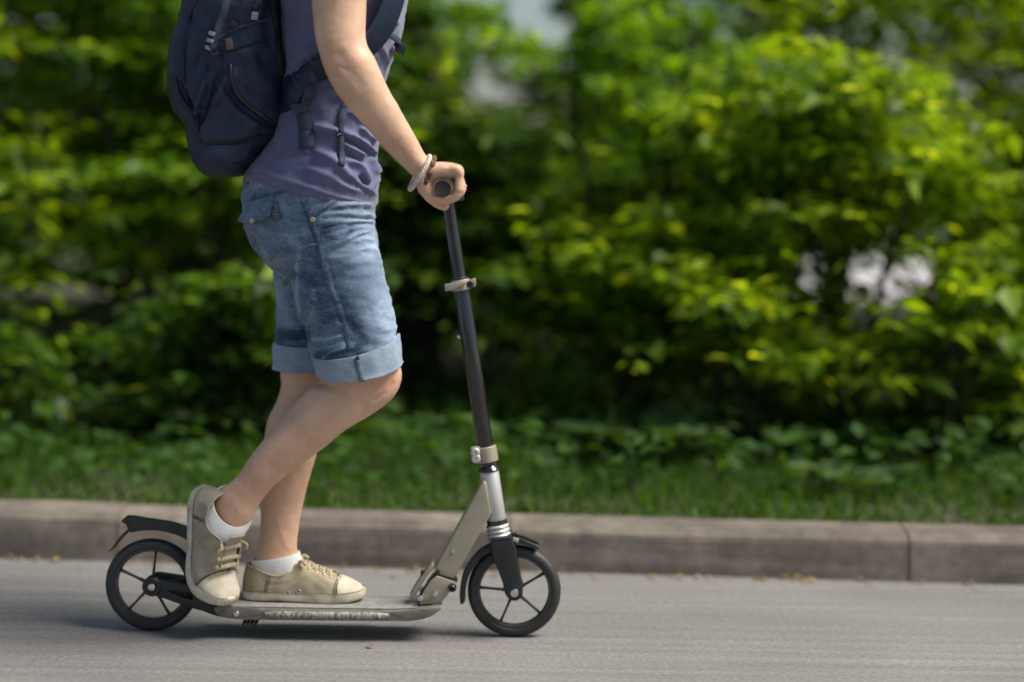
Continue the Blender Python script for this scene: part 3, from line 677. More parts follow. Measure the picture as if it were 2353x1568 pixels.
link('latch_tab', prism([fK(*q) for q in [(815, 568), (930, 575), (905, 640), (850, 700), (825, 640)]], -.012, .012, .0012, ytrace=-.012), M['black'], sc)
link('latch_tab', prism([fK(*q) for q in [(1365, 640), (1440, 715), (1395, 760), (1340, 700)]], -.020, .020, .001, ytrace=-.02), M['black'], sc)
for zx, zy, rad, mm, dp in ((820, 1020, .0070, 'chrome', .007), (1080, 950, .0068, 'chrome', .006), (1385, 832, .0092, 'black', .016)):
    q = P(*fK(zx, zy), -.037); bolt((q.x, -.0362, q.z), rad, dp, m=mm); bolt((q.x, .0362, q.z), rad, dp, m=mm, ax=(0, 1, 0))
q = P(*fH(555, 865), -.0255); bolt((q.x, -.0248, q.z), .0048, .004)

# steering column: everything turned about one axis
def ax_pt(row): return P(1051.6 + (row - 609)*0.1528, row, 0)
def mlen(px): return px/1078.0
def col_part(name, r0, r1, prof_, m, n=40): return turned(name, ax_pt(r0), ax_pt(r1), prof_, m, sc, n)
h = mlen(22)
col_part('head_tube', 1083, 1195, [(0, h*.97), (.01, h), (.5, h*1.0), (.99, h*1.01), (1, h*.98)], M['silver'])
link('weld_bead', mesh(*tube([P(*fH(*q), -.0185) for q in [(800, 345), (820, 420), (842, 520), (846, 590)]], .0026, 8, 6)), M['champ'], sc)
col_part('headset_boot', 1060, 1084, [(0, mlen(20)), (.2, mlen(21)), (.42, mlen(18)), (.62, mlen(22)), (.82, mlen(25)), (.95, mlen(24)), (1, mlen(21))], M['gloss'])
col_part('collar_clamp', 1026, 1061, [(0, mlen(23.5)), (.04, mlen(25)), (.95, mlen(25.5)), (1, mlen(24))], M['champ'])
ear = [fJ(*q) for q in [(268, 1258), (300, 1250), (332, 1252), (334, 1340), (300, 1356), (286, 1345)]]
link('clamp_ear', prism(ear, -.028, -.006, .002, ytrace=-.028), M['champ'], sc)
for zx, zy in ((301, 1288), (306, 1330)):
    q = P(*fJ(zx, zy), -.029); bolt((q.x, -.0275, q.z), .0098, .0045, m='silver')
col_part('lower_bearing', 1194, 1206, [(0, mlen(22)), (.1, mlen(23.5)), (.9, mlen(24)), (1, mlen(22))], M['gloss'])
bel = []
for k in range(4):
    for t_, r_ in ((0.02, 23.0), (.25, 26.0 + k*.5), (.5, 27.4 + k*.5), (.75, 26.0 + k*.5), (.98, 23.4)): bel.append(((k + t_)/4, mlen(r_)))
col_part('spring_bellows', 1204, 1243, [(0, mlen(20))] + bel + [(1, mlen(20))], M['silver'])
col_part('lower_column', 664, 1030, [(0, mlen(18.6)), (.003, mlen(19)), (.997, mlen(19)), (1, mlen(18.5))], M['gloss'])
col_part('upper_column', 436, 670, [(0, mlen(14.5)), (1, mlen(15))], M['gloss'])
col_part('column_sleeve', 637, 646, [(0, mlen(16)), (.3, mlen(19)), (1, mlen(19))], M['black'])
# quick release clamp
col_part('quick_clamp', 643, 667, [(0, mlen(21)), (.06, mlen(22.3)), (.94, mlen(22.3)), (1, mlen(21))], M['champ'])
link('clamp_lever', prism([fJ(*q) for q in [(88, 134), (132, 128), (150, 122), (240, 112), (240, 132), (150, 172), (132, 178), (95, 182)]], -.030, -.019, .0018, ytrace=-.03), M['champ'], sc)
link('clamp_jaw', prism([fJ(*q) for q in [(236, 118), (296, 92), (304, 104), (304, 148), (240, 164)]], -.014, .012, .002, ytrace=-.014), M['champ'], sc)
q = P(*fJ(266, 132), -.0145); bolt((q.x, -.0138, q.z), .0075, .004, m='black')
q = P(*fJ(191, 495), 0); link('spring_button', mesh(*lathe(q + Vector((.004, 0, 0)), q + Vector((-.005, 0, .0015)), [(0, .004), (.7, .004), (1, .002)], 14)), M['chrome'], sc)

# fork and front fender
fo = [fM(*q) for q in [(506, 372), (545, 362), (752, 330), (770, 392), (796, 450), (818, 600), (835, 720), (862, 868), (882, 935), (872, 990), (838, 1036), (780, 1052), (722, 1040), (680, 1000), (656, 930), (648, 868), (600, 730), (545, 605), (515, 500)]]
for a, b in ((-.041, -.027), (.027, .041)): link('fork_blade', prism(fo, a, b, .003, ytrace=-.041, seg=3), M['black'], sc)
link('fork_crown', prism([fM(*q) for q in [(505, 352), (748, 318), (758, 345), (750, 362), (515, 392)]], -.041, .041, .003, ytrace=-.041), M['black'], sc)
fc = P(*fM(782, 975), -.046); bolt((fc.x, -.040, fc.z), .0098, .008)
bolt((fc.x, .040, fc.z), .0098, .008, ax=(0, 1, 0)); link('axle', mesh(*lathe((XF, -.042, RW), (XF, .042, RW), [(0, .005), (1, .005)], 14)), M['chrome'], sc)
link('axle', mesh(*lathe((XR, -.042, RW), (XR, .042, RW), [(0, .005), (1, .005)], 14)), M['chrome'], sc)
link('fork_boss', sharp(mesh(*lathe((fc.x, -.0405, fc.z), (fc.x, -.043, fc.z), [(0, .0175), (.8, .017), (1, .015)], 28))), M['black'], sc)
ff = smooth_line([fM(*q) for q in [(515, 420), (390, 490), (290, 590), (215, 700), (168, 820), (148, 950), (146, 1020), (152, 1098)]], 4) + [fM(172, 1106)] + \
     smooth_line([fM(*q) for q in [(195, 1092), (212, 1050), (216, 950), (242, 820), (285, 715), (350, 615), (430, 545), (520, 500)]], 4)
link('front_fender', prism(ff, -.021, .021, .002, ytrace=-.021), M['black'], sc)
f2 = smooth_line([fM(*q) for q in [(745, 318), (800, 338), (880, 355), (960, 385), (1035, 418), (1066, 436)]], 3) + [fM(1072, 452), fM(1058, 472)] + \
     smooth_line([fM(*q) for q in [(1000, 455), (930, 425), (860, 405), (790, 398), (745, 402)]], 3)
link('front_fender', prism(f2, -.022, .022, .004, ytrace=-.022, seg=3), M['gloss'], sc)
q = P(*fM(795, 355), -.023); link('fender_bracket', bevel_mesh(*box((q.x, -.0235, q.z), (.0065, .0025, .0045), Matrix.Rotation(.3, 3, 'Y')), .001), M['silver'], sc)
q = P(*fM(795, 295), 0); link('fender_knob', mesh(*capsule([q + Vector((-.006, 0, 0)), q + Vector((.003, 0, .001))], .0042)), M['gloss'], sc)

# handlebar
GZ = P(1018, 433, -.25).z; GX = P(1018, 433, -.25).x; BAR = -.03         # the bar is turned a touch to the left
def bar_x(y): return GX + BAR*(y + .25)
link('handlebar', mesh(*lathe((bar_x(-.235), -.235, GZ), (bar_x(.235), .235, GZ), [(0, .0115), (1, .0115)], 28)), M['gloss'], sc)
link('bar_tee', sharp(mesh(*lathe((bar_x(-.035), -.035, GZ), (bar_x(.035), .035, GZ), [(0, .016), (.06, .0185), (.94, .0185), (1, .016)], 28))), M['gloss'], sc)
q = P(1053, 459, -.01); link('bar_clamp', bevel_mesh(*box(q + Vector((-.006, 0, .001)), (.019, .016, .0055), Matrix.Rotation(-.12, 3, 'Y')), .002), M['gloss'], sc)
for sgn in (-1, 1):
    pr = [(0, .0125), (.015, .0152), (.06, .0160)]
    for k in range(10): pr += [(.08 + k*.085, .0160), (.11 + k*.085, .0152), (.14 + k*.085, .0160)]
    pr += [(.975, .0165), (.993, .0160), (1, .0148), (.994, .0132), (.994, .003)]
    link('handle_grip', sharp(mesh(*lathe((bar_x(sgn*.118), sgn*.118, GZ), (bar_x(sgn*.256), sgn*.256, GZ), pr, 32)), 40), M['rubber'], sc)

# ================================================================== the rider
person = empty('person', (P(700, 1390, 0).x, 0, 0.07), 'rider in violet T-shirt and denim shorts holding the bar, heel raised on the deck', 'person')
NL = -0.075                                        # depth of the near (left) leg's hip line
def S(l, r, y, hd, e=2.0): return sil(l, r, y, hd, e)
# ---- skin
near_arm = [S((712, -235), (850, -225), -.165, .048), S((709, -150), (850, -150), -.19, .050), S((710, -70), (846, -70), -.205, .047), S(fA(1305, 0), fA(1765, 0), -.213, .044), S(fA(1325, 250), fA(1757, 235), -.222, .041),
            S(fA(1362, 430), fA(1772, 380), -.228, .039), S(fA(1405, 570), fA(1835, 490), -.232, .038), S(fA(1462, 690), fA(1892, 620), -.233, .037), S(fA(1560, 845), fA(1960, 765), -.231, .035),
            S(fA(1700, 1005), fA(2052, 925), -.227, .032), S(fA(1868, 1190), fA(2140, 1085), -.222, .029), S(fA(2000, 1325), fA(2205, 1205), -.217, .027), S(fA(2095, 1415), fA(2262, 1300), -.212, .026), S((958, 412), (999, 378), -.207, .027)]
far_arm = [((s[0] + Vector((-.026 - .03*max(0, min(1, (s[0].z - .95)/.35)), -2*s[0].y, 0.0))), s[1]*.92, s[2], s[3]) for s in near_arm]
def hand(sgn):
    g = lambda dx, dz, y: Vector((bar_x(sgn*y) + dx, sgn*y, GZ + dz))
    out = []
    # palm: wrist to knuckles
    st = []
    for dx, dz, w, t, y in ((-.050, .024, .026, .021, -.205), (-.038, .028, .031, .021, -.204), (-.020, .0315, .037, .0190, -.203), (.000, .0335, .041, .0175, -.202), (.016, .0330, .042, .0165, -.202), (.028, .0325, .041, .0135, -.201)):
        st.append((g(dx, dz, y), Vector((.0, 0, t)), Vector((0, w, 0)), 2.5))
    out.append(loft(st, 28, 4))
    # heel of the hand behind the grip, little-finger side fuller
    out.append(capsule([g(-.042, .020, -.222), g(-.037, .004, -.223), g(-.027, -.014, -.222)], [.018, .0175, .013]))
    out.append(capsule([g(-.040, .018, -.180), g(-.036, .002, -.178), g(-.028, -.012, -.172)], [.017, .0165, .013]))
    # fingers curled round the grip
    for y, r_, k in ((-.2360, .0090, .95), (-.2132, .0096, 1.06), (-.1898, .0099, 1.11), (-.1668, .0096, 1.08)):
        pts = [g(.012, .035, y + .001), g(.0290, .0345, y), g(.0315, .018, y), g(.0322*k, -.002, y), g(.0262*k, -.0150*k, y), g(.012, -.0222*k, y + .001), g(-.003, -.0226*k, y + .002), g(-.013, -.0200, y + .003)]
        out.append(capsule(pts, [r_*1.05, r_*1.28, r_*.98, r_*1.12, r_*.86, r_*.82, r_*.74, r_*.66], 16, 4))
    out.append(lathe(g(0, 0, -.229), g(0, 0, -.160), [(0, .0175), (.06, .0190), (.94, .0190), (1, .0175)], 32))
    # thumb under the bar
    out.append(capsule([g(-.036, .004, -.182), g(-.028, -.014, -.172), g(-.015, -.027, -.166), g(-.003, -.0345, -.164), g(.003, -.0375, -.163)], [.0155, .0142, .0122, .0112, .0098], 16, 5))
    return out
near_leg = [S((715, 520), (820, 520), -.060, .05), S((725, 620), (845, 620), -.070, .055), S((735, 740), (875, 735), -.076, .060), S((742, 822), (912, 822), -.073, .060), S((748, 868), (924, 862), -.072, .057), S((742, 882), (908, 908), -.072, .054),
            S((722, 888), (880, 936), -.071, .053), S(fE(1590, 0), (838, 962), -.070, .0525), S((688, 915), (800, 985), -.069, .052), S(fE(1300, 295), (755, 1021), -.067, .052), S(fE(1180, 440), (720, 1048), -.066, .051), S(fE(1050, 600), (688, 1071), -.065, .048),
            S(fE(900, 790), (645, 1104), -.063, .043), S(fE(760, 1000), (616, 1132), -.061, .037), S((527, 1109), (595, 1162), -.060, .034), S((505, 1128), (580, 1192), -.060, .034), S((490, 1160), (560, 1215), -.062, .028), S((488, 1195), (545, 1238), -.064, .022)]
far_leg = [S((680, 520), (770, 520), .06, .05), S((668, 660), (780, 660), .075, .058), S((652, 790), (775, 790), .070, .058), S((644, 850), (766, 850), .064, .055), S((646, 885), (762, 888), .060, .050), S((634, 925), (750, 928), .056, .049), S((617, 960), (741, 962), .053, .050),
           S((607, 1006), (733, 1010), .048, .050), S((605, 1055), (724, 1055), .044, .047), S((603, 1100), (711, 1101), .040, .042), S(fG(845, 290), (698, 1153), .035, .036), S((599, 1190), (690, 1190), .031, .033), S((597, 1228), (684, 1228), .028, .033), S((590, 1265), (684, 1262), .026, .034),
           S((586, 1292), (690, 1292), .024, .033), S((592, 1325), (690, 1325), .024, .028), S((600, 1345), (680, 1345), .024, .022)]
far_foot = [S((600, 1330), (600, 1372), .024, .026), S((680, 1318), (680, 1374), .023, .030), S((760, 1342), (760, 1375), .022, .036), S((815, 1356), (815, 1375), .021, .028)]
bump_ankle = capsule([P(655, 1246, .014), P(660, 1262, .013)], [.015, .015])
torso = [S((650, 560), (800, 560), 0, .10), S((625, 470), (820, 470), 0, .125), S((640, 400), (825, 400), 0, .12), S((660, 300), (840, 300), 0, .115), S((670, 180), (862, 180), 0, .12), S((672, 60), (885, 60), 0, .135), S((680, -60), (905, -60), 0, .150),
         S((680, -160), (905, -160), 0, .18), S((715, -230), (880, -225), 0, .15), S((760, -275), (865, -265), 0, .07), S((775, -310), (868, -305), 0, .052), S((785, -345), (880, -350), 0, .054)]
head = [S((800, -330), (905, -318), 0, .045), S((780, -352), (950, -335), 0, .062), S((762, -395), (965, -378), 0, .072), S((752, -450), (972, -440), 0, .076), S((752, -510), (965, -505), 0, .075), S((775, -565), (940, -565), 0, .066), S((815, -598), (900, -598), 0, .04), S((845, -606), (870, -606), 0, .012)]
nose = capsule([P(962, -425, 0), P(985, -395, 0)], [.010, .013])
ears = [capsule([P(855, -440, s*.078), P(850, -405, s*.076)], [.012, .009]) for s in (-1, 1)]
kneecap = capsule([P(884, 862, -.078), P(880, 890, -.078)], [.034, .030])
parts = [loft(q, 36, 5) for q in (near_arm, far_arm, near_leg, far_leg, torso, head)] + hand(1) + hand(-1) + [bump_ankle, kneecap, nose] + ears
body = fuse(parts, .0025, 4, .5)
# muscle and bone under the skin
creases(body, [([fE(1560, 260), fE(1250, 560), fE(1000, 860), fE(800, 1120)], 13, .0028), ([fE(1756, 640), fE(1450, 820), fE(1200, 1030)], 7, .0016), 
               ([fG(1000, 450), fG(1070, 650), fG(1110, 780)], 7, .0010), ([fA(1520, 420), fA(1600, 560), fA(1750, 760)], 16, -.0022), ([fI(700, 330), fI(1000, 420), fI(1190, 430)], 4, .0009),
               ([fI(880, 1100), fI(1050, 1065), fI(1180, 990), fI(1250, 930)], 2.2, -.0022), ([fI(1040, 900), fI(1100, 905), fI(1160, 960)], 2.0, -.0016), ([fI(680, 1080), fI(840, 1130), fI(960, 1125)], 2.2, -.0022), ([fI(1010, 690), fI(1100, 640), fI(1230, 640)], 5, -.0014),
               ([fI(760, 420), fI(960, 470), fI(1140, 470)], 3, .0008), ([fA(1420, 590), fA(1520, 560), fA(1620, 600)], 4, -.0012), ([(850, 925), (885, 905), (905, 875)], 6, -.0022), ([(800, 905), (830, 930), (835, 955)], 9, -.002)])
ruffle(body, .0012, 22)
co = get_co(body); fl_ = np.zeros(len(co))
for c_, r_, a_ in ((P(890, 885, -.12), .05, .40), (P(700, 880, .02), .05, .2), (P(772, 150, -.25), .04, .22), (Vector((GX + .035, -.21, GZ)), .026, .50), (Vector((GX + .028, -.2, GZ + .035)), .018, .35), (P(660, 1262, 0), .03, .35), (P(545, 1170, -.09), .035, .3), (P(1015, 470, -.17), .02, .5)):
    fl_ += a_*np.exp(-np.sum((co - np.array(c_))**2, 1)/r_**2)
fl_ *= np.array([0.75 + 0.6*noise.noise(Vector(c*60)) for c in co])
body.attributes.new('flush', 'FLOAT', 'POINT').data.foreach_set('value', np.clip(fl_, 0, .7))
link('body', body, M['skin'], person)
q = [P(*fI(905, 1180), -.162), P(*fI(915, 1240), -.163)]

# ---- T-shirt
sh = [S((563, 409), (863, 481), 0, .165, 2.3), S((569, 396), (866, 462), 0, .166, 2.3), S((580, 380), (863, 440), 0, .163, 2.3), S((598, 352), (872, 402), 0, .158, 2.3), S((615, 320), (866, 362), 0, .152, 2.2), S((632, 270), (874, 318), 0, .148, 2.2), S((645, 200), (878, 250), 0, .150, 2.2),
      S((650, 130), (886, 185), 0, .156, 2.2), S((648, 60), (902, 115), 0, .164, 2.2), S((648, -10), (928, 55), 0, .172, 2.2), S((652, -70), (936, -5), 0, .182, 2.2), S((665, -130), (930, -85), 0, .19, 2.2), S((690, -190), (905, -160), 0, .185, 2.2), S((730, -240), (880, -225), 0, .13, 2.0), S((755, -262), (870, -250), 0, .085, 2.0)]
slv = []
for s in (-1, 1):
    slv.append(loft([S((708, -235), (862, -220), s*.150, .065), S((700, -165), (866, -155), s*.188, .066), S((696, -100), (864, -92), s*.203, .066), S((697, -52), (864, -46), s*.212, .064)], 32, 4))
shirt = fuse([loft(sh, 56, 6)] + slv, .0042, 3, .5)
creases(shirt, [
 ([fB(350, 340), fB(560, 420), fB(720, 560), fB(770, 640)], 6, 0.0123), ([fB(360, 480), fB(520, 560), fB(640, 640)], 6, 0.0101), ([fB(400, 690), fB(560, 740), fB(650, 860), fB(640, 960)], 7, 0.0130), ([fB(680, 640), fB(740, 760), fB(800, 830)], 6, 0.0116),
 ([fB(0, 260), fB(200, 290), fB(320, 310)], 6, 0.0072), ([fB(0, 560), fB(200, 640), fB(400, 820), fB(560, 960)], 8, 0.0101), ([fB(-100, 760), fB(200, 880), fB(420, 1010), fB(620, 1070)], 9, 0.0094), ([fB(520, 940), fB(640, 1010), fB(740, 1090), fB(780, 1110)], 6, 0.0116),
 ([fB(660, 1000), fB(730, 960), fB(800, 880)], 5, 0.0087), ([fC(300, 60), fC(700, 180), fC(1100, 300)], 8, 0.0058), ([fA(1300, 1050), fA(1450, 1090), fA(1540, 1110)], 6, 0.0072), ([fA(1130, 560), fA(1250, 480), fA(1320, 440)], 6, 0.0087), ([fA(1120, 640), fA(1260, 570), fA(1330, 520)], 5, 0.0072),
 ([fA(1700, 1050), fA(1780, 1130), fA(1850, 1180)], 6, 0.0087), ([fA(1600, 930), fA(1720, 990), fA(1800, 1080)], 5, 0.0072), ([fA(1800, 250), fA(1900, 420), fA(1930, 560)], 8, 0.0072), ([fA(1850, 60), fA(1960, 160), fA(2040, 200)], 9, 0.0058),
 ([fB(420, 600), fB(540, 640), fB(620, 720)], 4, -0.0087), ([fB(380, 420), fB(520, 490), fB(660, 600)], 3.5, -0.0072), ([fB(560, 860), fB(600, 920), fB(610, 980)], 3.5, -0.0072)])
ruffle(shirt, .0060, 10, (1, 1, 1.8)); ruffle(shirt, .0024, 26, (1, 1, 1.6), 5)
ts = link('t_shirt', shirt, M['shirt'], person)
bt = bvh_of(shirt)
hem = [fC(150, 128), fC(350, 128), fC(520, 150), fC(800, 232), fC(1150, 338), fC(1400, 400), fC(1560, 440), fC(1690, 470)]
link('hem', mesh(*surf_strip(bt, [(x, y - 3) for x, y in hem], .005, .0008, 0.0002, 4)), M['shirt'], ts)

# ---- denim shorts
hips = [S((566, 402), (862, 430), 0, .158, 2.3), S((561, 445), (862, 478), 0, .163, 2.3), S((561, 495), (860, 515), 0, .168, 2.3), S((570, 535), (868, 560), 0, .166, 2.3), S((590, 575), (873, 590), 0, .160, 2.3), S((628, 618), (876, 622), 0, .150, 2.3), S((660, 640), (870, 645), 0, .12, 2.2)]
nleg = [S((600, 500), (860, 520), -.070, .090, 2.2), S((640, 560), (869, 570), -.078, .094, 2.2), S((668, 610), (880, 608), -.083, .094, 2.2), S((680, 660), (888, 655), -.085, .092, 2.2), S((688, 715), (901, 705), -.085, .089, 2.2), S((703, 752), (909, 738), -.083, .087, 2.2), S((711, 790), (912, 770), -.081, .085, 2.2), S((718, 828), (914, 800), -.079, .083, 2.2), S((735, 852), (908, 828), -.078, .078, 2.2)]
fleg = [S((600, 520), (840, 520), .075, .088, 2.2), S((622, 600), (850, 600), .082, .090, 2.2), S((630, 660), (845, 660), .083, .088, 2.2), S((632, 720), (830, 720), .080, .084, 2.2), S((633, 782), (815, 785), .075, .078, 2.2), S((634, 830), (800, 830), .070, .072, 2.2)]
shorts = fuse([loft(hips, 56, 6), loft(nleg, 48, 6), loft(fleg, 48, 6)], .0038, 4, .5)
creases(shorts, [
 ([fC(1080, 560), fC(1350, 545), fC(1600, 560), fC(1690, 590)], 4.5, 0.0077), ([fC(1050, 650), fC(1300, 640), fC(1560, 650), fC(1680, 640)], 4.5, 0.0084), ([fC(1090, 760), fC(1300, 690), fC(1500, 660)], 4, 0.0056), ([fC(1090, 930), fC(1300, 880), fC(1480, 800), fC(1650, 760)], 5, 0.0070), ([fC(1120, 1080), fC(1300, 1060), fC(1440, 1050)], 5, 0.0056),
 ([fC(1180, 850), fC(1400, 740), fC(1650, 700)], 4, 0.0049), ([fC(1100, 720), fC(1300, 690), fC(1450, 690)], 3, -0.0063), ([fC(1180, 480), fC(1400, 440), fC(1650, 440)], 5, 0.0056), ([fC(1450, 880), fC(1580, 850), fC(1700, 870)], 4, 0.0049), ([fC(1480, 980), fC(1650, 960), fC(1750, 980)], 5, 0.0042),
 ([fC(780, 1140), fC(795, 1300), fD(505, 240), fD(540, 430), fD(620, 600)], 5, 0.0084), ([fC(830, 880), fC(800, 1040), fC(790, 1200)], 8, 0.0056), ([fC(540, 540), fC(700, 900), fC(770, 1120)], 5, 0.0042), ([fC(330, 880), fC(480, 980), fC(560, 1010)], 7, 0.0056), ([fC(440, 1110), fC(540, 1030), fC(580, 1000)], 5, 0.0056),
 ([fD(700, 150), fD(710, 300), fD(690, 480), fD(640, 590)], 6, 0.0084), ([fD(650, 600), fD(680, 750), fD(715, 950)], 5, 0.0098), ([fD(700, 770), fD(900, 760), fD(1060, 720)], 5, 0.0070), ([fD(760, 640), fD(900, 620), fD(1040, 560)], 5, 0.0056), ([fD(820, 990), fD(930, 920), fD(1090, 870)], 4, 0.0070), ([fD(760, 880), fD(950, 860), fD(1100, 830)], 4, 0.0056),
 ([fD(260, 680), fD(450, 630), fD(600, 640)], 6, 0.0084), ([fD(380, 780), fD(480, 700), fD(620, 660)], 4, 0.0070), ([fD(260, 600), fD(420, 560), fD(560, 560)], 6, 0.0056), ([fD(500, 780), fD(560, 740), fD(640, 700)], 3.5, -0.0070), ([fD(400, 120), fD(480, 60), fD(510, 20)], 6, 0.0056),
 ([fC(300, 880), fC(250, 780), fC(330, 760)], 6, 0.0042), ([fD(1120, 560), fD(1250, 700), fD(1350, 860)], 10, -0.0042), ([fD(1400, 200), fD(1500, 500), fD(1540, 760)], 14, 0.0042)])
ruffle(shorts, .0045, 11, (1, 1, 1.8)); ruffle(shorts, .0026, 30, (.8, .8, 2.2), 3)
px = project(get_co(shorts)); fade = np.full(len(px), 0.10)
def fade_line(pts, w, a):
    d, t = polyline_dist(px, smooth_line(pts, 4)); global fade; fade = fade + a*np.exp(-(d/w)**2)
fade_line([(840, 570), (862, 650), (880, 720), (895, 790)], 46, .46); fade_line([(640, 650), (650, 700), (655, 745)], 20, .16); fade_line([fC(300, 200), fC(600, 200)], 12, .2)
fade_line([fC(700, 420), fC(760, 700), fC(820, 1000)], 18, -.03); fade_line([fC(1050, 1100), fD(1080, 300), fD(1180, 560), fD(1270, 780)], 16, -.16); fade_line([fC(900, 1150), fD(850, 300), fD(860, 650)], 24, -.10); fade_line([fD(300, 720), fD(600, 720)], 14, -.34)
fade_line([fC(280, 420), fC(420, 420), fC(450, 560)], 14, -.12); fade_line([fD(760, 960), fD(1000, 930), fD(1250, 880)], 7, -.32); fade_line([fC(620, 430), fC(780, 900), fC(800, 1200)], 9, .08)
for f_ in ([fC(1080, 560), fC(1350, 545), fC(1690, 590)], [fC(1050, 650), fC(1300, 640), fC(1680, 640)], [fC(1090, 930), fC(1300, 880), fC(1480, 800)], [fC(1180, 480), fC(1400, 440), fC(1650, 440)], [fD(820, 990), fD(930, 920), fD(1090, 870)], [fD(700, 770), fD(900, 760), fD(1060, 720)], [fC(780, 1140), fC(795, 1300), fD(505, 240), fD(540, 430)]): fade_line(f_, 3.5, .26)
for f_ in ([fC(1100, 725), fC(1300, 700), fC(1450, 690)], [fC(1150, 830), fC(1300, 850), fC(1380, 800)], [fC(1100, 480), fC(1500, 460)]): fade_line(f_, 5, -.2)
at = shorts.attributes.new('fade', 'FLOAT', 'POINT'); at.data.foreach_set('value', fade)
so = link('shorts', shorts, M['denim'], person)
bs = bvh_of(shorts)
def cloth_line(name, pts, half, thick, m, lift=.0006, k=4): return link(name, mesh(*surf_strip(bs, pts, half, thick, lift, k)), M[m], so)
side_seam = [fC(850, 260), fC(900, 480), fC(970, 680), fC(1030, 850), fC(1090, 1080), fC(1150, 1250), fD(920, 170), fD(1000, 350), fD(1060, 560), fD(1120, 760), fD(1165, 890)]
cloth_line('side_seam', side_seam, .0075, .0011, 'denim', .0004)
def stitches(pts, step=7.0, dash=.55, m='thread_d', rad=.00075):
    L_ = smooth_line(pts, 8); out = []; acc = 0.0; seg = []
    for i, (x, y) in enumerate(L_):
        if i: acc += math.hypot(x - L_[i - 1][0], y - L_[i - 1][1])
        if (acc % step) < step*dash:
            p, nn = on_surface(bs, x, y, .0011)
            if p is not None: seg.append(p)
        else:
            if len(seg) > 1: out.append(tube(seg, rad, 5, 1))
            seg = []
    if len(seg) > 1: out.append(tube(seg, rad, 5, 1))
    if out: link('stitching', mesh(*join(out)), M[m], so)
stitches([(x + 8, y) for x, y in side_seam], m='thread')
stitches([fC(560, 400), fC(610, 640), fC(680, 850), fC(740, 1040), fC(770, 1130)], m='thread')
stitches([fC(470, 345), fC(640, 300), fC(790, 262)]); stitches([fC(560, 355), fC(680, 320), fC(800, 285)])
cloth_line('pocket_welt', [fC(965, 590), fC(1080, 500), fC(1200, 415), fC(1290, 355)], .0050, .0014, 'denim', .0008)
stitches([fC(985, 600), fC(1110, 520), fC(1230, 430), fC(1330, 370)]); stitches([fC(940, 575), fC(1060, 480), fC(1180, 395), fC(1260, 340)])
cloth_line('yoke_seam', [fC(210, 440), fC(300, 360), fC(430, 345), fC(540, 325), fC(680, 275), fC(800, 225)], .0035, .0012, 'denim', .0006)
stitches([fC(630, 1350), fC(700, 1280), fC(770, 1230)], m='thread', dash=.8); stitches([fC(480, 1100), fC(530, 1030), fC(580, 990)], m='thread', dash=.8)
cloth_line('rear_seam', [fC(640, 1380), fC(710, 1310), fC(785, 1240)], .0045, .0012, 'denim_seam', .0006)
cloth_line('belt_loop', [fC(250, 100), fC(235, 170), fC(215, 230)], .0065, .0022, 'denim', .0015)
cloth_line('waist_tab', [fC(400, 185), fC(460, 172), fC(530, 155)], .0028, .0015, 'denim_in', .001)
# rear pocket flap that stands off the cloth
def surf_patch(outline, lift, thick, curl=0.0):
    rows = 7; cols_ = 9; V = []; F = []
    (a, b, c_, d_) = outline                       # corners: top-left, top-right, bottom-right, bottom-left
    for i in range(rows):
        for j in range(cols_):
            u = j/(cols_ - 1); v = i/(rows - 1)
            x = (1 - v)*((1 - u)*a[0] + u*b[0]) + v*((1 - u)*d_[0] + u*c_[0]); y = (1 - v)*((1 - u)*a[1] + u*b[1]) + v*((1 - u)*d_[1] + u*c_[1]) + v*12*(1 - abs(2*u - 1))**1.2
            p, nn = on_surface(bs, x, y, lift + curl*v*v)
            if p is None: p, nn = on_surface(bs, x + 6, y, lift + curl*v*v); 
            if p is None: p = P(x, y, -.10); nn = Vector((0, -1, 0))
            V.append(p)
    for i in range(rows - 1):
        for j in range(cols_ - 1): F.append((i*cols_ + j, i*cols_ + j + 1, (i + 1)*cols_ + j + 1, (i + 1)*cols_ + j))
    me = mesh(V, F); o = bpy.data.objects.new('tmp', me); col.objects.link(o); s = o.modifiers.new('s', 'SOLIDIFY'); s.thickness = thick; s.offset = 0
    b_ = o.modifiers.new('b', 'SUBSURF'); b_.levels = 1
    dg = bpy.context.evaluated_depsgraph_get(); out = bpy.data.meshes.new_from_object(o.evaluated_get(dg)); bpy.data.objects.remove(o); return out
fl = surf_patch([fC(215, 415), fC(535, 335), fC(505, 585), fC(165, 640)], .003, .0035, .010)
pf = link('pocket_flap', fl, M['denim'], so)
fl.attributes.new('fade', 'FLOAT', 'POINT').data.foreach_set('value', np.full(len(fl.vertices), .06))
bf = bvh_of(fl); p, nn = on_surface(bf, *fC(272, 632), .0005)
def button(p, nn, rad, parent):
    p = Vector(p); link('button', sharp(mesh(*lathe(p - nn*.002, p + nn*.003, [(0, rad*.8), (.4, rad), (.8, rad*.9), (1, rad*.55), (.8, rad*.4)], 20))), M['brass'], parent)
if p is not None: button(p, nn, .0062, pf)
p, nn = on_surface(bs, *fC(975, 618), .001); button(p, nn, .0058, so)
for a, b in ((fC(945, 915), fC(1025, 905)), (fC(500, 530), fC(560, 525)), (fC(500, 560), fC(570, 558)), (fC(490, 375), fC(540, 385))):
    pp, _ = surf_path(bs, [a, ((a[0] + b[0])/2, (a[1] + b[1])/2), b], .0016, 3); link('bar_tack', mesh(*tube(pp, .0013, 6, 1)), M['thread_d'], so)
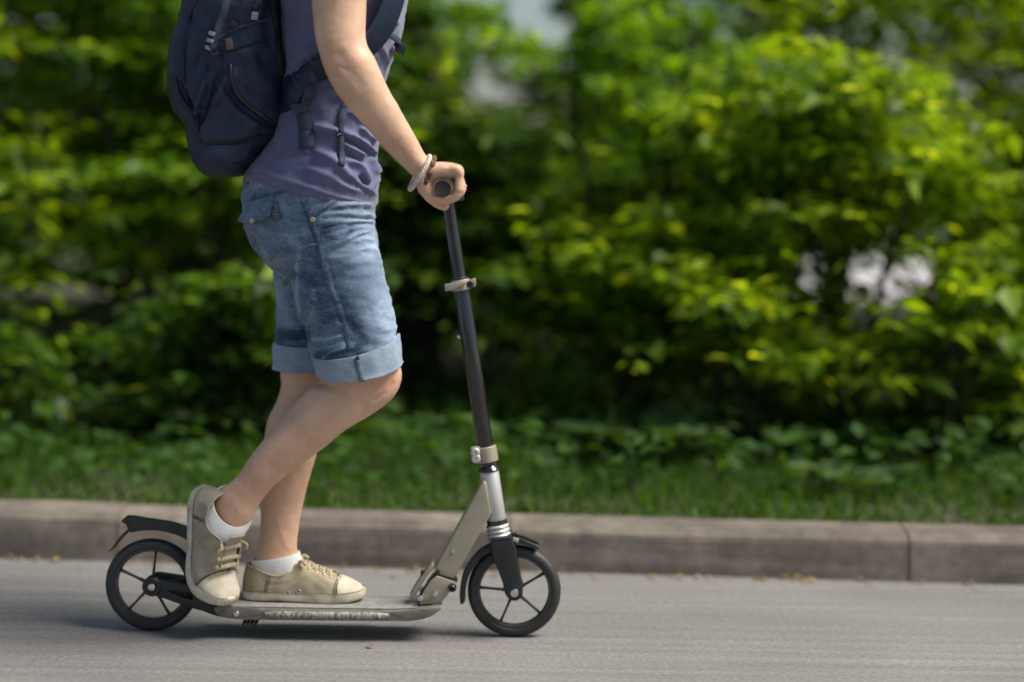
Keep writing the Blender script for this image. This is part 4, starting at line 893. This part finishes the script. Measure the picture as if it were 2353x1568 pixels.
# turned-up cuffs: hollow bands of cloth with a rolled edge
def cuff(tops, bots, y, hd_t, hd_b, label=None, tilt=0.0):
    (tl, tr), (bl, br) = tops, bots; st = []
    V = []; F = []; n = 72; rows = 12; prof_ = []
    ct = sil(tl, tr, y, hd_t, 2.2); cb = sil(bl, br, y, hd_b, 2.2)
    # outer wall top -> bottom, round the fold, inner wall bottom -> top
    seq = [(0.0, -.002), (.0, .0014), (.03, .0022)] + [(t, .0022 + .0008*math.sin(t*5)) for t in (.2, .4, .6, .8, .93)] + [(.985, .0026), (1.0, .0), (.985, -.0026), (.8, -.003), (.5, -.003), (.1, -.003)]
    for t, off in seq:
        c = ct[0]*(1 - t) + cb[0]*t; a = ct[1]*(1 - t) + cb[1]*t; b = ct[2]*(1 - t) + cb[2]*t; al = a.length; bl_ = b.length
        for i in range(n):
            th = 2*math.pi*i/n; x = math.cos(th); z = math.sin(th); pw = 2/2.2
            w = off + .0045*noise.noise(Vector((x*3.3, z*3.3, t*2 + y*50))) + .0026*noise.noise(Vector((x*8 + t*2, z*8, t*4)))
            sag = -.010*(max(0, -z))**1.0*tilt
            V.append(c + a.normalized()*(math.copysign(abs(x)**pw, x)*(al + w)) + b.normalized()*(math.copysign(abs(z)**pw, z)*(bl_ + w)) + Vector((0, 0, sag)))
    m = len(seq)
    for s in range(m - 1):
        for i in range(n): F.append((s*n + i, s*n + (i + 1) % n, (s + 1)*n + (i + 1) % n, (s + 1)*n + i))
    me = mesh(V, F); bm = bmesh.new(); bm.from_mesh(me); bmesh.ops.recalc_face_normals(bm, faces=bm.faces); bm.to_mesh(me); bm.free()
    return me
nc = cuff((fD(700, 935), fD(1722, 715)), (fD(775, 1185), fD(1785, 1060)), -.080, .092, .088, tilt=1.8)
link('cuff', nc, M['denim_in'], so)
fcf = cuff((fD(240, 792), fD(1100, 800)), (fD(225, 1105), fD(1000, 1100)), .070, .080, .076, tilt=.6)
link('cuff', fcf, M['denim_in'], so)
bn = bvh_of(nc)
sv = surf_strip(bn, [fD(1215, 925), fD(1240, 1060), fD(1275, 1180), fD(1290, 1275)], .0062, .0013, .0006, 4)
link('cuff_seam', mesh(*sv), M['denim_seam'], so)

# ---- socks and sneakers
sk = [S((581, 1286), (687, 1268), .0245, .0365), S((578, 1292), (690, 1276), .0245, .0375), S((580, 1306), (694, 1292), .0242, .0365), S((586, 1330), (698, 1312), .024, .032), S((600, 1345), (690, 1330), .024, .026)]
def sock(st, n=48):
    V, F = loft(st, n, 4, False); me = mesh(V, F); o = bpy.data.objects.new('tmp', me); col.objects.link(o)
    s = o.modifiers.new('s', 'SOLIDIFY'); s.thickness = .003; s.offset = 0
    dg = bpy.context.evaluated_depsgraph_get(); out = bpy.data.meshes.new_from_object(o.evaluated_get(dg)); bpy.data.objects.remove(o); return out
def shoe(T, mirror):
    """sneaker in its own frame: x heel to toe, z up from the sole; T places it, mirror makes a left one"""
    Ls = .268
    wx = [0, .004, .012, .025, .045, .08, .115, .15, .185, .21, .232, .25, .261, .2665, Ls]
    ww = [.0, .0140, .0235, .0310, .0350, .0365, .0375, .0415, .0455, .0455, .0420, .0335, .0230, .0140, .0]
    zx = [0, .03, .06, .085, .105, .120, .135, .165, .20, .222, .242, .258, .265, Ls]
    zt = [.076, .070, .0585, .0575, .066, .083, .080, .069, .0565, .0495, .0425, .034, .027, .021]
    tyx = [0, .01, .03, .06, .09, .112, .13, .2, .215, .235, Ls]; tyw = [0, .020, .0330, .0365, .0345, .0255, .0200, .0185, .009, .0, .0]
    mp_ = (lambda x: float(np.interp(x, [0, .12, .2, Ls], [0, .098, .203, Ls]))) if mirror else (lambda x: x)
    zx = [mp_(x) for x in zx]; tyx = [mp_(x) for x in tyx]; XC = mp_(.12)
    if mirror: zt = [.070, .066, .060, .061, .072, .090, .088, .076, .060, .052, .0435, .034, .027, .021]
    def wid(x): return float(np.interp(x, wx, ww))
    def bend(p):
        x, y_, z = p
        th = np.clip((x - bend.x0)/.075, 0, 1)*bend.ang
        if x <= bend.x0 or bend.ang == 0: return Vector(p)
        # roll the toes up about the ball of the foot
        k = min((x - bend.x0)/.075, 1.0); a = bend.ang*k; Rr = .075/bend.ang
        cx, cz = bend.x0 + Rr*math.sin(a), Rr*(1 - math.cos(a))
        rest = max(0, x - bend.x0 - .075); cx += rest*math.cos(bend.ang); cz += rest*math.sin(bend.ang)
        return Vector((cx - z*math.sin(a), y_, cz + z*math.cos(a)))
    bend.x0 = .150; bend.ang = R(58) if mirror else 0.0
    def W(p):
        b = bend(p); return T @ Vector((b.x, -b.y if mirror else b.y, b.z))
    N = 56; ts_ = [(1 - math.cos(math.pi*i/N))/2 for i in range(N + 1)]
    loopx = [(t*Ls, 1) for t in ts_] + [(t*Ls, -1) for t in reversed(ts_[1:-1])]; n = len(loopx)
    spring = lambda x: .007*max(0, (x - .195)/.07)**2
    ro = []
    def grid(rows, fn):
        V = []; F = []
        for v in range(rows):
            for (x, s) in loopx: V.append(fn(x, s, v/(rows - 1)))
        for v in range(rows - 1):
            for i in range(n): F.append((v*n + i, v*n + (i + 1) % n, (v + 1)*n + (i + 1) % n, (v + 1)*n + i))
        return V, F
    def upper(x, s, v, off=0.0):
        w = wid(x)*.965; z0_ = .014 + spring(x); z1 = float(np.interp(x, zx, zt)); ty = float(np.interp(x, tyx, tyw))
        x1 = .010 + x*(1 - .010/XC) if x < XC else x - .004*max(0, (x - .2)/.068)
        p0 = np.array([x, s*w, z0_]); p2 = np.array([x1, s*ty, z1])
        p1 = np.array([x*.98 + .002, s*(w*1.02 if x < .2 else w*.98), z0_ + (z1 - z0_)*(.62 if x < XC else .86)])
        p = (1 - v)**2*p0 + 2*v*(1 - v)*p1 + v*v*p2
        wr = .0022*noise.noise(Vector((x*45, s*3 + v*5, v*7))) + .0017*noise.noise(Vector((x*95 + v*22, s*5, v*4)))*(1 if .13 < x < .235 else .3)
        nrm = np.array([0, s*(1 - v*.7), v*.7 + .1]); nrm = nrm/np.linalg.norm(nrm)
        return p + nrm*(wr + off)
    up_v, up_f = grid(14, lambda x, s, v: W(upper(x, s, v)))
    me = mesh(up_v, up_f); o = bpy.data.objects.new('tmp', me); col.objects.link(o); sm = o.modifiers.new('s', 'SOLIDIFY'); sm.thickness = .0022; sm.offset = 0
    dg = bpy.context.evaluated_depsgraph_get(); um = bpy.data.meshes.new_from_object(o.evaluated_get(dg)); bpy.data.objects.remove(o)
    sn = link('sneaker', um, M['canvas'], person)
    # toe cap lying on the upper
    V = []; F = []; xs = [.212 + (Ls - .2125 - .0005)*i/12 for i in range(13)]; rows = 17
    for x in xs:
        for j in range(rows):
            q = -1 + 2*j/(rows - 1); s = 1 if q >= 0 else -1; v = 1 - abs(q)
            V.append(W(upper(x, s, v, .0030)))
    for i in range(12):
        for j in range(rows - 1): F.append((i*rows + j, i*rows + j + 1, (i + 1)*rows + j + 1, (i + 1)*rows + j))
    link('toe_cap', mesh(V, F), M['canvas_l'], sn)
    for dx in (0, .0045):
        link('toe_stitch', mesh(*tube([W(upper(.213 + dx - .010*abs(q), 1 if q >= 0 else -1, 1 - abs(q), .0036)) for q in np.linspace(-1, 1, 25)], .0007, 5, 1)), M['thread'], sn)
    # sole with a foxing band
    prof_ = [(.0, .80), (.001, .97), (.004, 1.0), (.010, 1.012), (.017, 1.012), (.0195, 1.0), (.0200, .94), (.0195, .6)]
    V = []; F = []
    for z, k in prof_:
        for (x, s) in loopx:
            xx = Ls/2 + (x - Ls/2)*(1 + (k - .985)*.35); V.append(W((xx, s*wid(x)*k*1.04, z + spring(x) + (.0012*math.sin(x*38) if z > .015 else 0) + (.003*(1 - abs(2*x/.16 - 1)) if z < .002 and x < .16 else 0))))
    for v in range(len(prof_) - 1):
        for i in range(n): F.append((v*n + i, v*n + (i + 1) % n, (v + 1)*n + (i + 1) % n, (v + 1)*n + i))
    F.append(tuple(reversed(range(n)))); 
    link('sole', mesh(V, F), M['sole'], sn)
    link('sole_line', mesh(*tube([W((x, s*wid(x)*1.035 + s*.0008, .0208 + spring(x) + .0012*math.sin(x*38))) for (x, s) in loopx[2:N - 1]] , .0006, 5, 1)), M['thread'], sn)
    link('sole_line', mesh(*tube([W((x, -s*wid(x)*1.035 - s*.0008, .0208 + spring(x) + .0012*math.sin(x*38))) for (x, s) in loopx[2:N - 1]] , .0006, 5, 1)), M['thread'], sn)
    # collar binding, heel seams
    link('collar', mesh(*tube([W(upper(x, s, 1.0, .0006)) for (x, s) in [(t*XC*.985, 1) for t in np.linspace(1, 0, 16)] + [(t*XC*.985, -1) for t in np.linspace(0.02, 1, 16)]], .0024, 8, 2)), M['canvas'], sn)
    for s in (-1, 1):
        for dx in (.0, .006):
            link('seam', mesh(*tube([W(upper(.052 + dx + .004*v, s, v, .0014)) for v in np.linspace(.04, .97, 14)], .0007, 5, 1)), M['thread'], sn)
        zz = [W(upper(.052 + .006*(i % 2) + .004*v, s, v, .0014)) for i, v in enumerate(np.linspace(.05, .95, 20))]
        link('seam', mesh(*tube(zz, .0007, 5, 1)), M['thread'], sn)
        link('seam', mesh(*tube([W(upper(x, s, v_, .0014)) for x, v_ in zip(np.linspace(.002, XC*.985, 24), np.linspace(.90, .92, 24))], .0005, 5, 1)), M['thread'], sn)
        # throat edge and its stitch
        link('facing', mesh(*tube([W(upper(x, s, .985, .0012)) for x in np.linspace(mp_(.124), mp_(.207), 12)], .0017, 6, 2)), M['canvas'], sn)
    # tongue
    st = []
    for x, z, w in ((.206, .053, .010), (.185, .061, .014), (.155, .070, .0165), (.130, .081, .0185), (.116, .094, .0200), (.110, .101, .0190)):
        x = mp_(x); z = z*(1.09 if mirror else 1)
        st.append((W((x, 0, z)), (W((x, .01, z)) - W((x, 0, z))).normalized()*w, (W((x + .004, 0, z + .01)) - W((x, 0, z))).normalized()*.0028, 2.6))
    link('tongue', mesh(*loft(st, 20, 4)), M['canvas'], sn)
    # eyelets and laces
    ex = [mp_(x) for x in (.131, .148, .164, .180, .195)]
    def eye(x, s, v, rad=.0034):
        c = W(upper(x, s, v, .0012)); c2 = W(upper(x, s, v, .004)); a = (c2 - c).normalized(); u_ = a.orthogonal().normalized(); w_ = a.cross(u_)
        ringp = [c + u_*rad*math.cos(t) + w_*rad*math.sin(t) for t in np.linspace(0, 2*math.pi, 17)]
        link('eyelet', mesh(*tube(ringp, rad*.36, 6, 1, up=a)), M['chrome'], sn)
        link('eyelet_hole', mesh(*lathe(c - a*.0008, c + a*.0006, [(0, rad*.8), (1, rad*.8)], 12)), M['black'], sn)
    for x in ex:
        for s in (-1, 1): eye(x, s, .86)
    if not mirror:
        for x in (.104, .127): eye(x, 1 if True else -1, .10, .0036); eye(x, -1, .10, .0036)
    def tongue_z(x): return float(np.interp(x, [mp_(q) for q in (.110, .116, .130, .155, .185, .206)], [.101, .094, .081, .070, .061, .053]))*(1.09 if mirror else 1)
    for i, x in enumerate(ex):
        x2 = ex[max(i - 1, 0)] if i else x - .006
        a = upper(x, -1, .86, .0022); b = upper(x, 1, .86, .0022); m_ = np.array([x - .002, 0, tongue_z(x) + .0062])
        pts = [a + np.array([0, 0, -.002]), a, np.array([x - .001, -.011, m_[2] - .0004]), m_, np.array([x - .001, .011, m_[2] - .0004]), b, b + np.array([0, 0, -.002])]
        link('lace', mesh(*tube([W(q) for q in pts], (.0048 if mirror else .0034), 8, 4, flat=.34, up=(W((x + .01, 0, 0)) - W((x, 0, 0))))), M['lace'], sn)
        if i and not mirror:
            for s in (-1, 1):
                a = upper(x, s, .88, .0018); b = np.array([x2 + .004, -s*.012, tongue_z(x2 + .004) + .0045]); c = np.array([(x + x2)/2, 0, tongue_z((x + x2)/2) + .0045])
                link('lace', mesh(*tube([W(q) for q in (a, c, b)], .0024, 8, 4, flat=.5, up=(W((x + .01, 0, 0)) - W((x, 0, 0))))), M['lace'], sn)
    # loose knotted ends
    for s, (dx, dy, dz) in ((1, (.012, .022, -.004)), (-1, (.014, -.020, -.002))):
        a = upper(mp_(.126), s, .9, .003); link('lace_end', mesh(*capsule([W(a), W(a + np.array([dx*.4, dy*.2, .008])), W(a + np.array([dx, dy*.35, .002]))], [.0028, .0032, .0040], 8, 4)), M['lace'], sn)
    return sn
# right foot flat on the deck: the frame sits on the deck top
h0 = P(*fG(652, 1305), .022); h1 = P(*fG(1928, 1322), .022)
xa = Vector((1, 0, (h1.z - h0.z)/(h1.x - h0.x)*.5)).normalized()
za = Vector((0, 0, 1)); za = (za - xa*za.dot(xa)).normalized(); ya = za.cross(xa)
dz = P(760, 1403, -HW).z + .0022
T1 = Matrix(((xa.x, ya.x, za.x, h0.x + .001), (xa.y, ya.y, za.y, .024), (xa.z, ya.z, za.z, dz), (0, 0, 0, 1)))
shoe(T1, False)
link('sock', sock(sk), M['sock'], person)
# left foot on its toes: heel straight up, laces turned towards the camera
PHI = R(42)
xa = Vector((.035, -.02, -1)).normalized()
za = Vector((math.cos(PHI), -math.sin(PHI), .02)); za = (za - xa*za.dot(xa)).normalized(); ya = za.cross(xa)
hb = P(*fG(150, 120), -.075)
T2 = Matrix(((xa.x, ya.x, za.x, hb.x + .009), (xa.y, ya.y, za.y, -.022), (xa.z, ya.z, za.z, hb.z - .0085), (0, 0, 0, 1))) @ Matrix.Diagonal((1.10, 1.12, 1.12, 1.0))
shoe(T2, True)
sk2 = [S((507, 1117), (578, 1192), -.062, .0365), S((496, 1133), (576, 1207), -.063, .0375), S((486, 1153), (566, 1222), -.064, .0365), S((478, 1180), (550, 1240), -.066, .032), S((478, 1205), (535, 1250), -.066, .026)]
dn = Vector((-.65, 0, -.76))
sk2 = [(c + dn*.010, a, b - dn*t_, e) for (c, a, b, e), t_ in zip(sk2, (.030, .030, .024, .012, .0))]
link('sock', sock(sk2), M['sock'], person)
# hair of the rider, above the picture
hr = [S((760, -400), (880, -400), 0, .082), S((742, -450), (905, -470), 0, .087), S((740, -520), (950, -530), 0, .085), S((765, -580), (955, -585), 0, .074), S((810, -615), (915, -615), 0, .045), S((845, -624), (875, -624), 0, .01)]
hm = mesh(*loft(hr, 40, 6)); ruffle(hm, .006, 30, (1, 1, .3)); link('hair', hm, M['hair'], person)

# ================================================================== backpack
pack = empty('backpack', (P(520, 404, 0).x, 0, P(520, 404, 0).z), 'navy blue nylon backpack worn on the rider\'s back', 'backpack')
bag = [S((520, -150), (610, -150), 0, .05, 2.2), S((478, -125), (640, -125), 0, .115, 2.6), S((452, -70), (655, -70), 0, .135, 2.8), S(fA(300, 0), (655, 0), 0, .142, 2.8), S(fA(215, 170), (660, 47), 0, .145, 2.8), S(fA(170, 330), (664, 90), 0, .146, 2.8), S(fA(150, 600), (668, 165), 0, .146, 2.8), S(fA(190, 850), (672, 233), 0, .145, 2.8), S(fA(255, 1050), (668, 288), 0, .143, 2.8),
       S(fA(285, 1200), (640, 325), 0, .140, 2.7), S(fA(320, 1320), (606, 356), 0, .134, 2.6), S(fA(385, 1415), (578, 388), 0, .12, 2.4), S((486, 400), (556, 400), 0, .085, 2.2), S((508, 405), (538, 404), 0, .03, 2.0)]
fp = [S((470, -60), (520, -60), 0, .10, 2.6), S((432, -20), (540, -20), 0, .118, 2.6), S(fA(225, 100), (540, 30), 0, .124, 2.6), S(fA(135, 340), (530, 95), 0, .128, 2.6), S(fA(120, 600), (520, 165), 0, .128, 2.6), S(fA(145, 850), (515, 230), 0, .125, 2.6), S(fA(195, 980), (510, 270), 0, .118, 2.5), S(fA(270, 1060), (500, 292), 0, .09, 2.3)]
bagm = fuse([loft(bag, 64, 6), loft(fp, 56, 6)], .0048, 4, .5)
creases(bagm, [
 ([fA(560, 0), fA(500, 300), fA(430, 600), fA(330, 950), fA(300, 1180)], 9, .010), ([fA(480, 480), fA(440, 760), fA(340, 1060), fA(330, 1320)], 7, -.012), ([fA(600, 620), fA(520, 800), fA(420, 1000), fA(380, 1180)], 10, .010), ([fA(380, 400), fA(330, 620), fA(220, 780)], 8, .008), ([fA(150, 640), fA(220, 800), fA(310, 940)], 6, -.010),
 ([fA(560, 700), fA(720, 900), fA(900, 1020), fA(1050, 1110)], 7, -.012), ([fA(640, 560), fA(700, 760), fA(900, 930)], 12, .008), ([fA(420, 1180), fA(640, 1200), fA(850, 1170), fA(1000, 1130)], 4, -.006), ([fA(420, 1260), fA(640, 1330), fA(820, 1280)], 14, .010), ([fA(960, 100), fA(1000, 400), fA(1020, 640)], 8, .008), ([fA(1100, 480), fA(1180, 440), fA(1300, 400)], 8, .006),
 ([fA(250, 60), fA(330, 300), fA(300, 540)], 9, -.006), ([fA(700, 400), fA(800, 520), fA(860, 700)], 18, .006), ([fA(480, 350), fA(540, 500), fA(480, 680)], 6, -.006), ([fA(290, 1060), fA(320, 1030), fA(380, 990)], 5, -.008)])
ruffle(bagm, .009, 7); ruffle(bagm, .0040, 18, (1, 1, 1), 4); ruffle(bagm, .0012, 60, (1, 1, 1), 9)
bo = link('bag', bagm, M['pack'], pack)
bb = bvh_of(bagm)
def on_bag(name, pts, half, thick, m, lift=.001, parent=None, k=5):
    v, f = surf_strip(bb, pts, half, thick, lift, k)
    return link(name, mesh(v, f), M[m], parent or pack) if len(v) > 8 else None
on_bag('zip', [fA(618, 540), fA(640, 690), fA(720, 840), fA(860, 950), fA(1060, 1095)], .0055, .0015, 'black')
on_bag('zip', [fA(150, 640), fA(190, 780), fA(250, 880), fA(310, 945)], .004, .0015, 'black')
on_bag('pocket_edge', [fA(470, 355), fA(560, 300), fA(680, 240), fA(800, 200), fA(925, 172)], .003, .0018, 'web')
on_bag('pocket_band', [fA(500, 470), fA(640, 420), fA(800, 370), fA(940, 330)], .0022, .0010, 'pack_d')
on_bag('side_strap', [fA(600, -20), fA(560, 120), fA(520, 240), fA(470, 420)], .0085, .0016, 'web', .002)
on_bag('side_strap', [fA(870, -30), fA(850, 60), fA(820, 170)], .0085, .0016, 'web', .002)
on_bag('piping', [fA(330, 0), fA(250, 300), fA(230, 600), fA(280, 850), fA(350, 1000), fA(370, 1200)], .0024, .0020, 'pack_d')
on_bag('piping', [fA(360, 1190), fA(560, 1210), fA(800, 1190), fA(1000, 1130)], .0018, .0012, 'pack_d')
on_bag('back_panel_edge', [fA(975, 0), fA(1010, 250), fA(1040, 480), fA(1075, 700), fA(1085, 900)], .010, .004, 'pack_d', .001)
def plate(name, c, hw, hh, m, rot=0.0, thick=.003, lift=.003, parent=None):
    p, nn = on_surface(bb, *c, lift)
    if p is None: return None
    up = Vector((math.sin(rot), 0, math.cos(rot))); s = up.cross(nn).normalized(); up = nn.cross(s)
    r = Matrix((s, up, nn)).transposed()
    return link(name, bevel_mesh(*box(p, (hw, hh, thick), r), .0012), M[m], parent or pack)
for k_ in range(3): plate('buckle', fA(483 - 14*k_, 290 + 55*k_), .0085, .0042, 'buckle_l', .35, .0025, .005)
plate('buckle', fA(830, 60), .0085, .0045, 'black', .05, .003, .005); plate('buckle', fA(820, 130), .0068, .0080, 'buckle_l', .05, .003, .005)
plate('label_patch', fA(617, 372), .0075, .0128, 'tag', -.25, .0018, .003)
plate('buckle', fA(655, 205), .006, .008, 'black', -.9, .003, .005)
# lower wing and strap of the harness, lying over the shirt
wing = [fA(1060, 1080), fA(1090, 700), fA(1180, 600), fA(1290, 520), fA(1370, 440), fA(1400, 470), fA(1385, 560), fA(1320, 640), fA(1270, 800), fA(1160, 950)]
bt2 = BVHTree.FromPolygons([v.co.copy() for v in shirt.vertices], [tuple(p_.vertices) for p_ in shirt.polygons])
def on_shirt(name, pts, half, thick, m, lift=.004, k=5):
    return link(name, mesh(*surf_strip(bt2, pts, half, thick, lift, k)), M[m], pack)
on_shirt('harness_wing', [fA(1060, 830), fA(1130, 780), fA(1210, 710), fA(1280, 620), fA(1350, 540), fA(1400, 470)], [.036, .034, .027, .020, .015, .012], .005, 'pack', .006)
on_shirt('harness_strap', [fA(1390, 460), fA(1340, 620), fA(1305, 740), fA(1275, 870)], .0105, .0016, 'web', .012)
q, nn = on_surface(bt2, *fA(1225, 905), .010)
s_ = Vector((1, 0, 0)); r3 = Matrix((s_, nn.cross(s_).normalized(), nn)).transposed()
link('ladder_lock', bevel_mesh(*box(q, (.0165, .0095, .004), r3), .002), M['web'], pack)
on_shirt('strap_end', [fA(1240, 950), fA(1255, 1050), fA(1265, 1150), fA(1272, 1245)], [.0135, .0145, .0160, .0165], .0022, 'web', .006)
on_shirt('webbing_tail', [fA(1572, 870), fA(1550, 980), fA(1540, 1100), fA(1545, 1250), fA(1552, 1388)], .0072, .0012, 'web', .005)
on_shirt('strap_keeper', [fA(1510, 1115), fA(1545, 1110), fA(1575, 1115)], .004, .002, 'web', .008)
# shoulder straps over the chest and the sternum buckle
for sgn in (-1, 1):
    pts = [(600, -120, .10), (650, -215, .115), (720, -262, .118), (800, -255, .120), (868, -190, .130), (905, -90, .142), (898, 0, .150), (862, 80, .155), (800, 130, .166), (720, 160, .165)]
    V = []; F = []; p3 = [P(x, y, sgn*d_) for x, y, d_ in pts]
    fullp = catmull([(p_, Vector(), Vector(), 2.0) for p_ in p3], 6); p3 = [s[0] for s in fullp]; cen0 = P(770, -40, 0)
    st = []
    for i, p_ in enumerate(p3):
        t_ = (p3[min(i + 1, len(p3) - 1)] - p3[max(i - 1, 0)]).normalized(); o_ = (p_ - cen0); o_ = (o_ - t_*o_.dot(t_)).normalized(); b_ = t_.cross(o_)
        st.append((p_ + o_*.006, b_*.028, o_*.0065, 3.0))
    link('shoulder_strap', mesh(*loft(st, 20, 1)), M['pack'], pack)
bx_ = P(*fA(2040, 400), -.045)
cl = prism([fA(*q_) for q_ in [(1985, 372), (2010, 345), (2030, 355), (2060, 370), (2090, 372), (2098, 390), (2080, 440), (2055, 465), (2030, 452), (2010, 410)]], -.058, -.034, .0025, ytrace=-.058)
link('sternum_buckle', cl, M['gloss'], pack)
link('sternum_strap', mesh(*tube([P(880, 70, -.13), P(918, 95, -.09), P(914, 108, -.045), P(912, 112, .03), P(915, 100, .09), P(880, 70, .13)], .0075, 8, 5, flat=.25, up=(0, 0, 1))), M['web'], pack)

# ================================================================== things on the wrist and hand
def band(center, nrm, r1, r2, up, n=48):
    c = Vector(center); nrm = Vector(nrm).normalized(); a = Vector(up); a = (a - nrm*a.dot(nrm)).normalized(); b = nrm.cross(a)
    return [c + a*r1*math.cos(t) + b*r2*math.sin(t) for t in np.linspace(0, 2*math.pi, n)], nrm
wc = P(966, 393, -.208); axd = (P(1000, 415, -.203) - P(930, 345, -.215)).normalized()
ax1 = (axd + Vector((.05, 0, .25))).normalized()
ringp, nr = band(wc + Vector((-.001, 0, -.004)), ax1, .0385, .0375, (0, 0, 1))
# twisted rope: two strands round each other
rope = empty('rope_bracelet', ringp[24], 'cream braided rope bracelet hanging loose round the rider\'s wrist', 'bracelet')
for ph in (0, 2.094, 4.189):
    pts = []; c0 = sum(ringp[:-1], Vector())/(len(ringp) - 1)
    big = [c0 + (ringp[0] - c0)*0 for _ in range(1)]
    e1 = (ringp[0] - c0); e2 = nr.cross(e1.normalized())*.0375
    for i in range(241):
        t = 2*math.pi*i/240; base = c0 + e1*math.cos(t) + e2*math.sin(t); ro_ = (base - c0).normalized()
        pts.append(base + (ro_*math.cos(14*t + ph) + nr*math.sin(14*t + ph))*.0024)
    link('strand', mesh(*tube(pts, .0026, 7, 1, caps=False)), M['rope'], rope)
wc2 = P(985, 399, -.207); ax2 = (axd + Vector((.15, 0, .35))).normalized()
lb = empty('leather_bracelet', P(965, 438, -.207), 'dark brown leather bracelet with beads next to the rope bracelet', 'bracelet')
r2p, nr2 = band(wc2 + Vector((-.005, 0, -.002)), ax2, .0385, .0335, (0, 0, 1), 64)
link('cord', mesh(*tube(r2p, .0026, 8, 1, caps=False)), M['leather'], lb)
r3p, _ = band(wc2 + Vector((-.005, 0, -.002)) + nr2*.005, ax2, .0370, .0325, (0, 0, 1), 64)
link('cord', mesh(*tube(r3p, .0022, 8, 1, caps=False)), M['leather'], lb)
for i in range(0, 63, 5):
    a = r2p[i]; b = r2p[i + 1]; d_ = (b - a).normalized(); o_ = nr2*.0022
    link('bead', mesh(*capsule([a + o_ - d_*.0018, a + o_ + d_*.0018], .0048, 10, 2)), M['leather'] if i % 2 else M['thread'], lb)
rg = empty('finger_ring', (GX + .036, -.190, GZ - .003), 'thin silver ring on the hand gripping the bar', 'ring')
rx = bar_x(-.19) + .0335; rp, _ = band((rx, -.190, GZ + .004), (-.08, 0, 1), .0112, .0112, (1, 0, 0), 32)
link('band', mesh(*tube(rp, .0013, 8, 1, caps=False)), M['chrome'], rg)
link('stone', mesh(*capsule([(rx + .0112, -.190, GZ + .0045), (rx + .0122, -.190, GZ + .0045)], .0022, 8, 2)), M['silver'], rg)
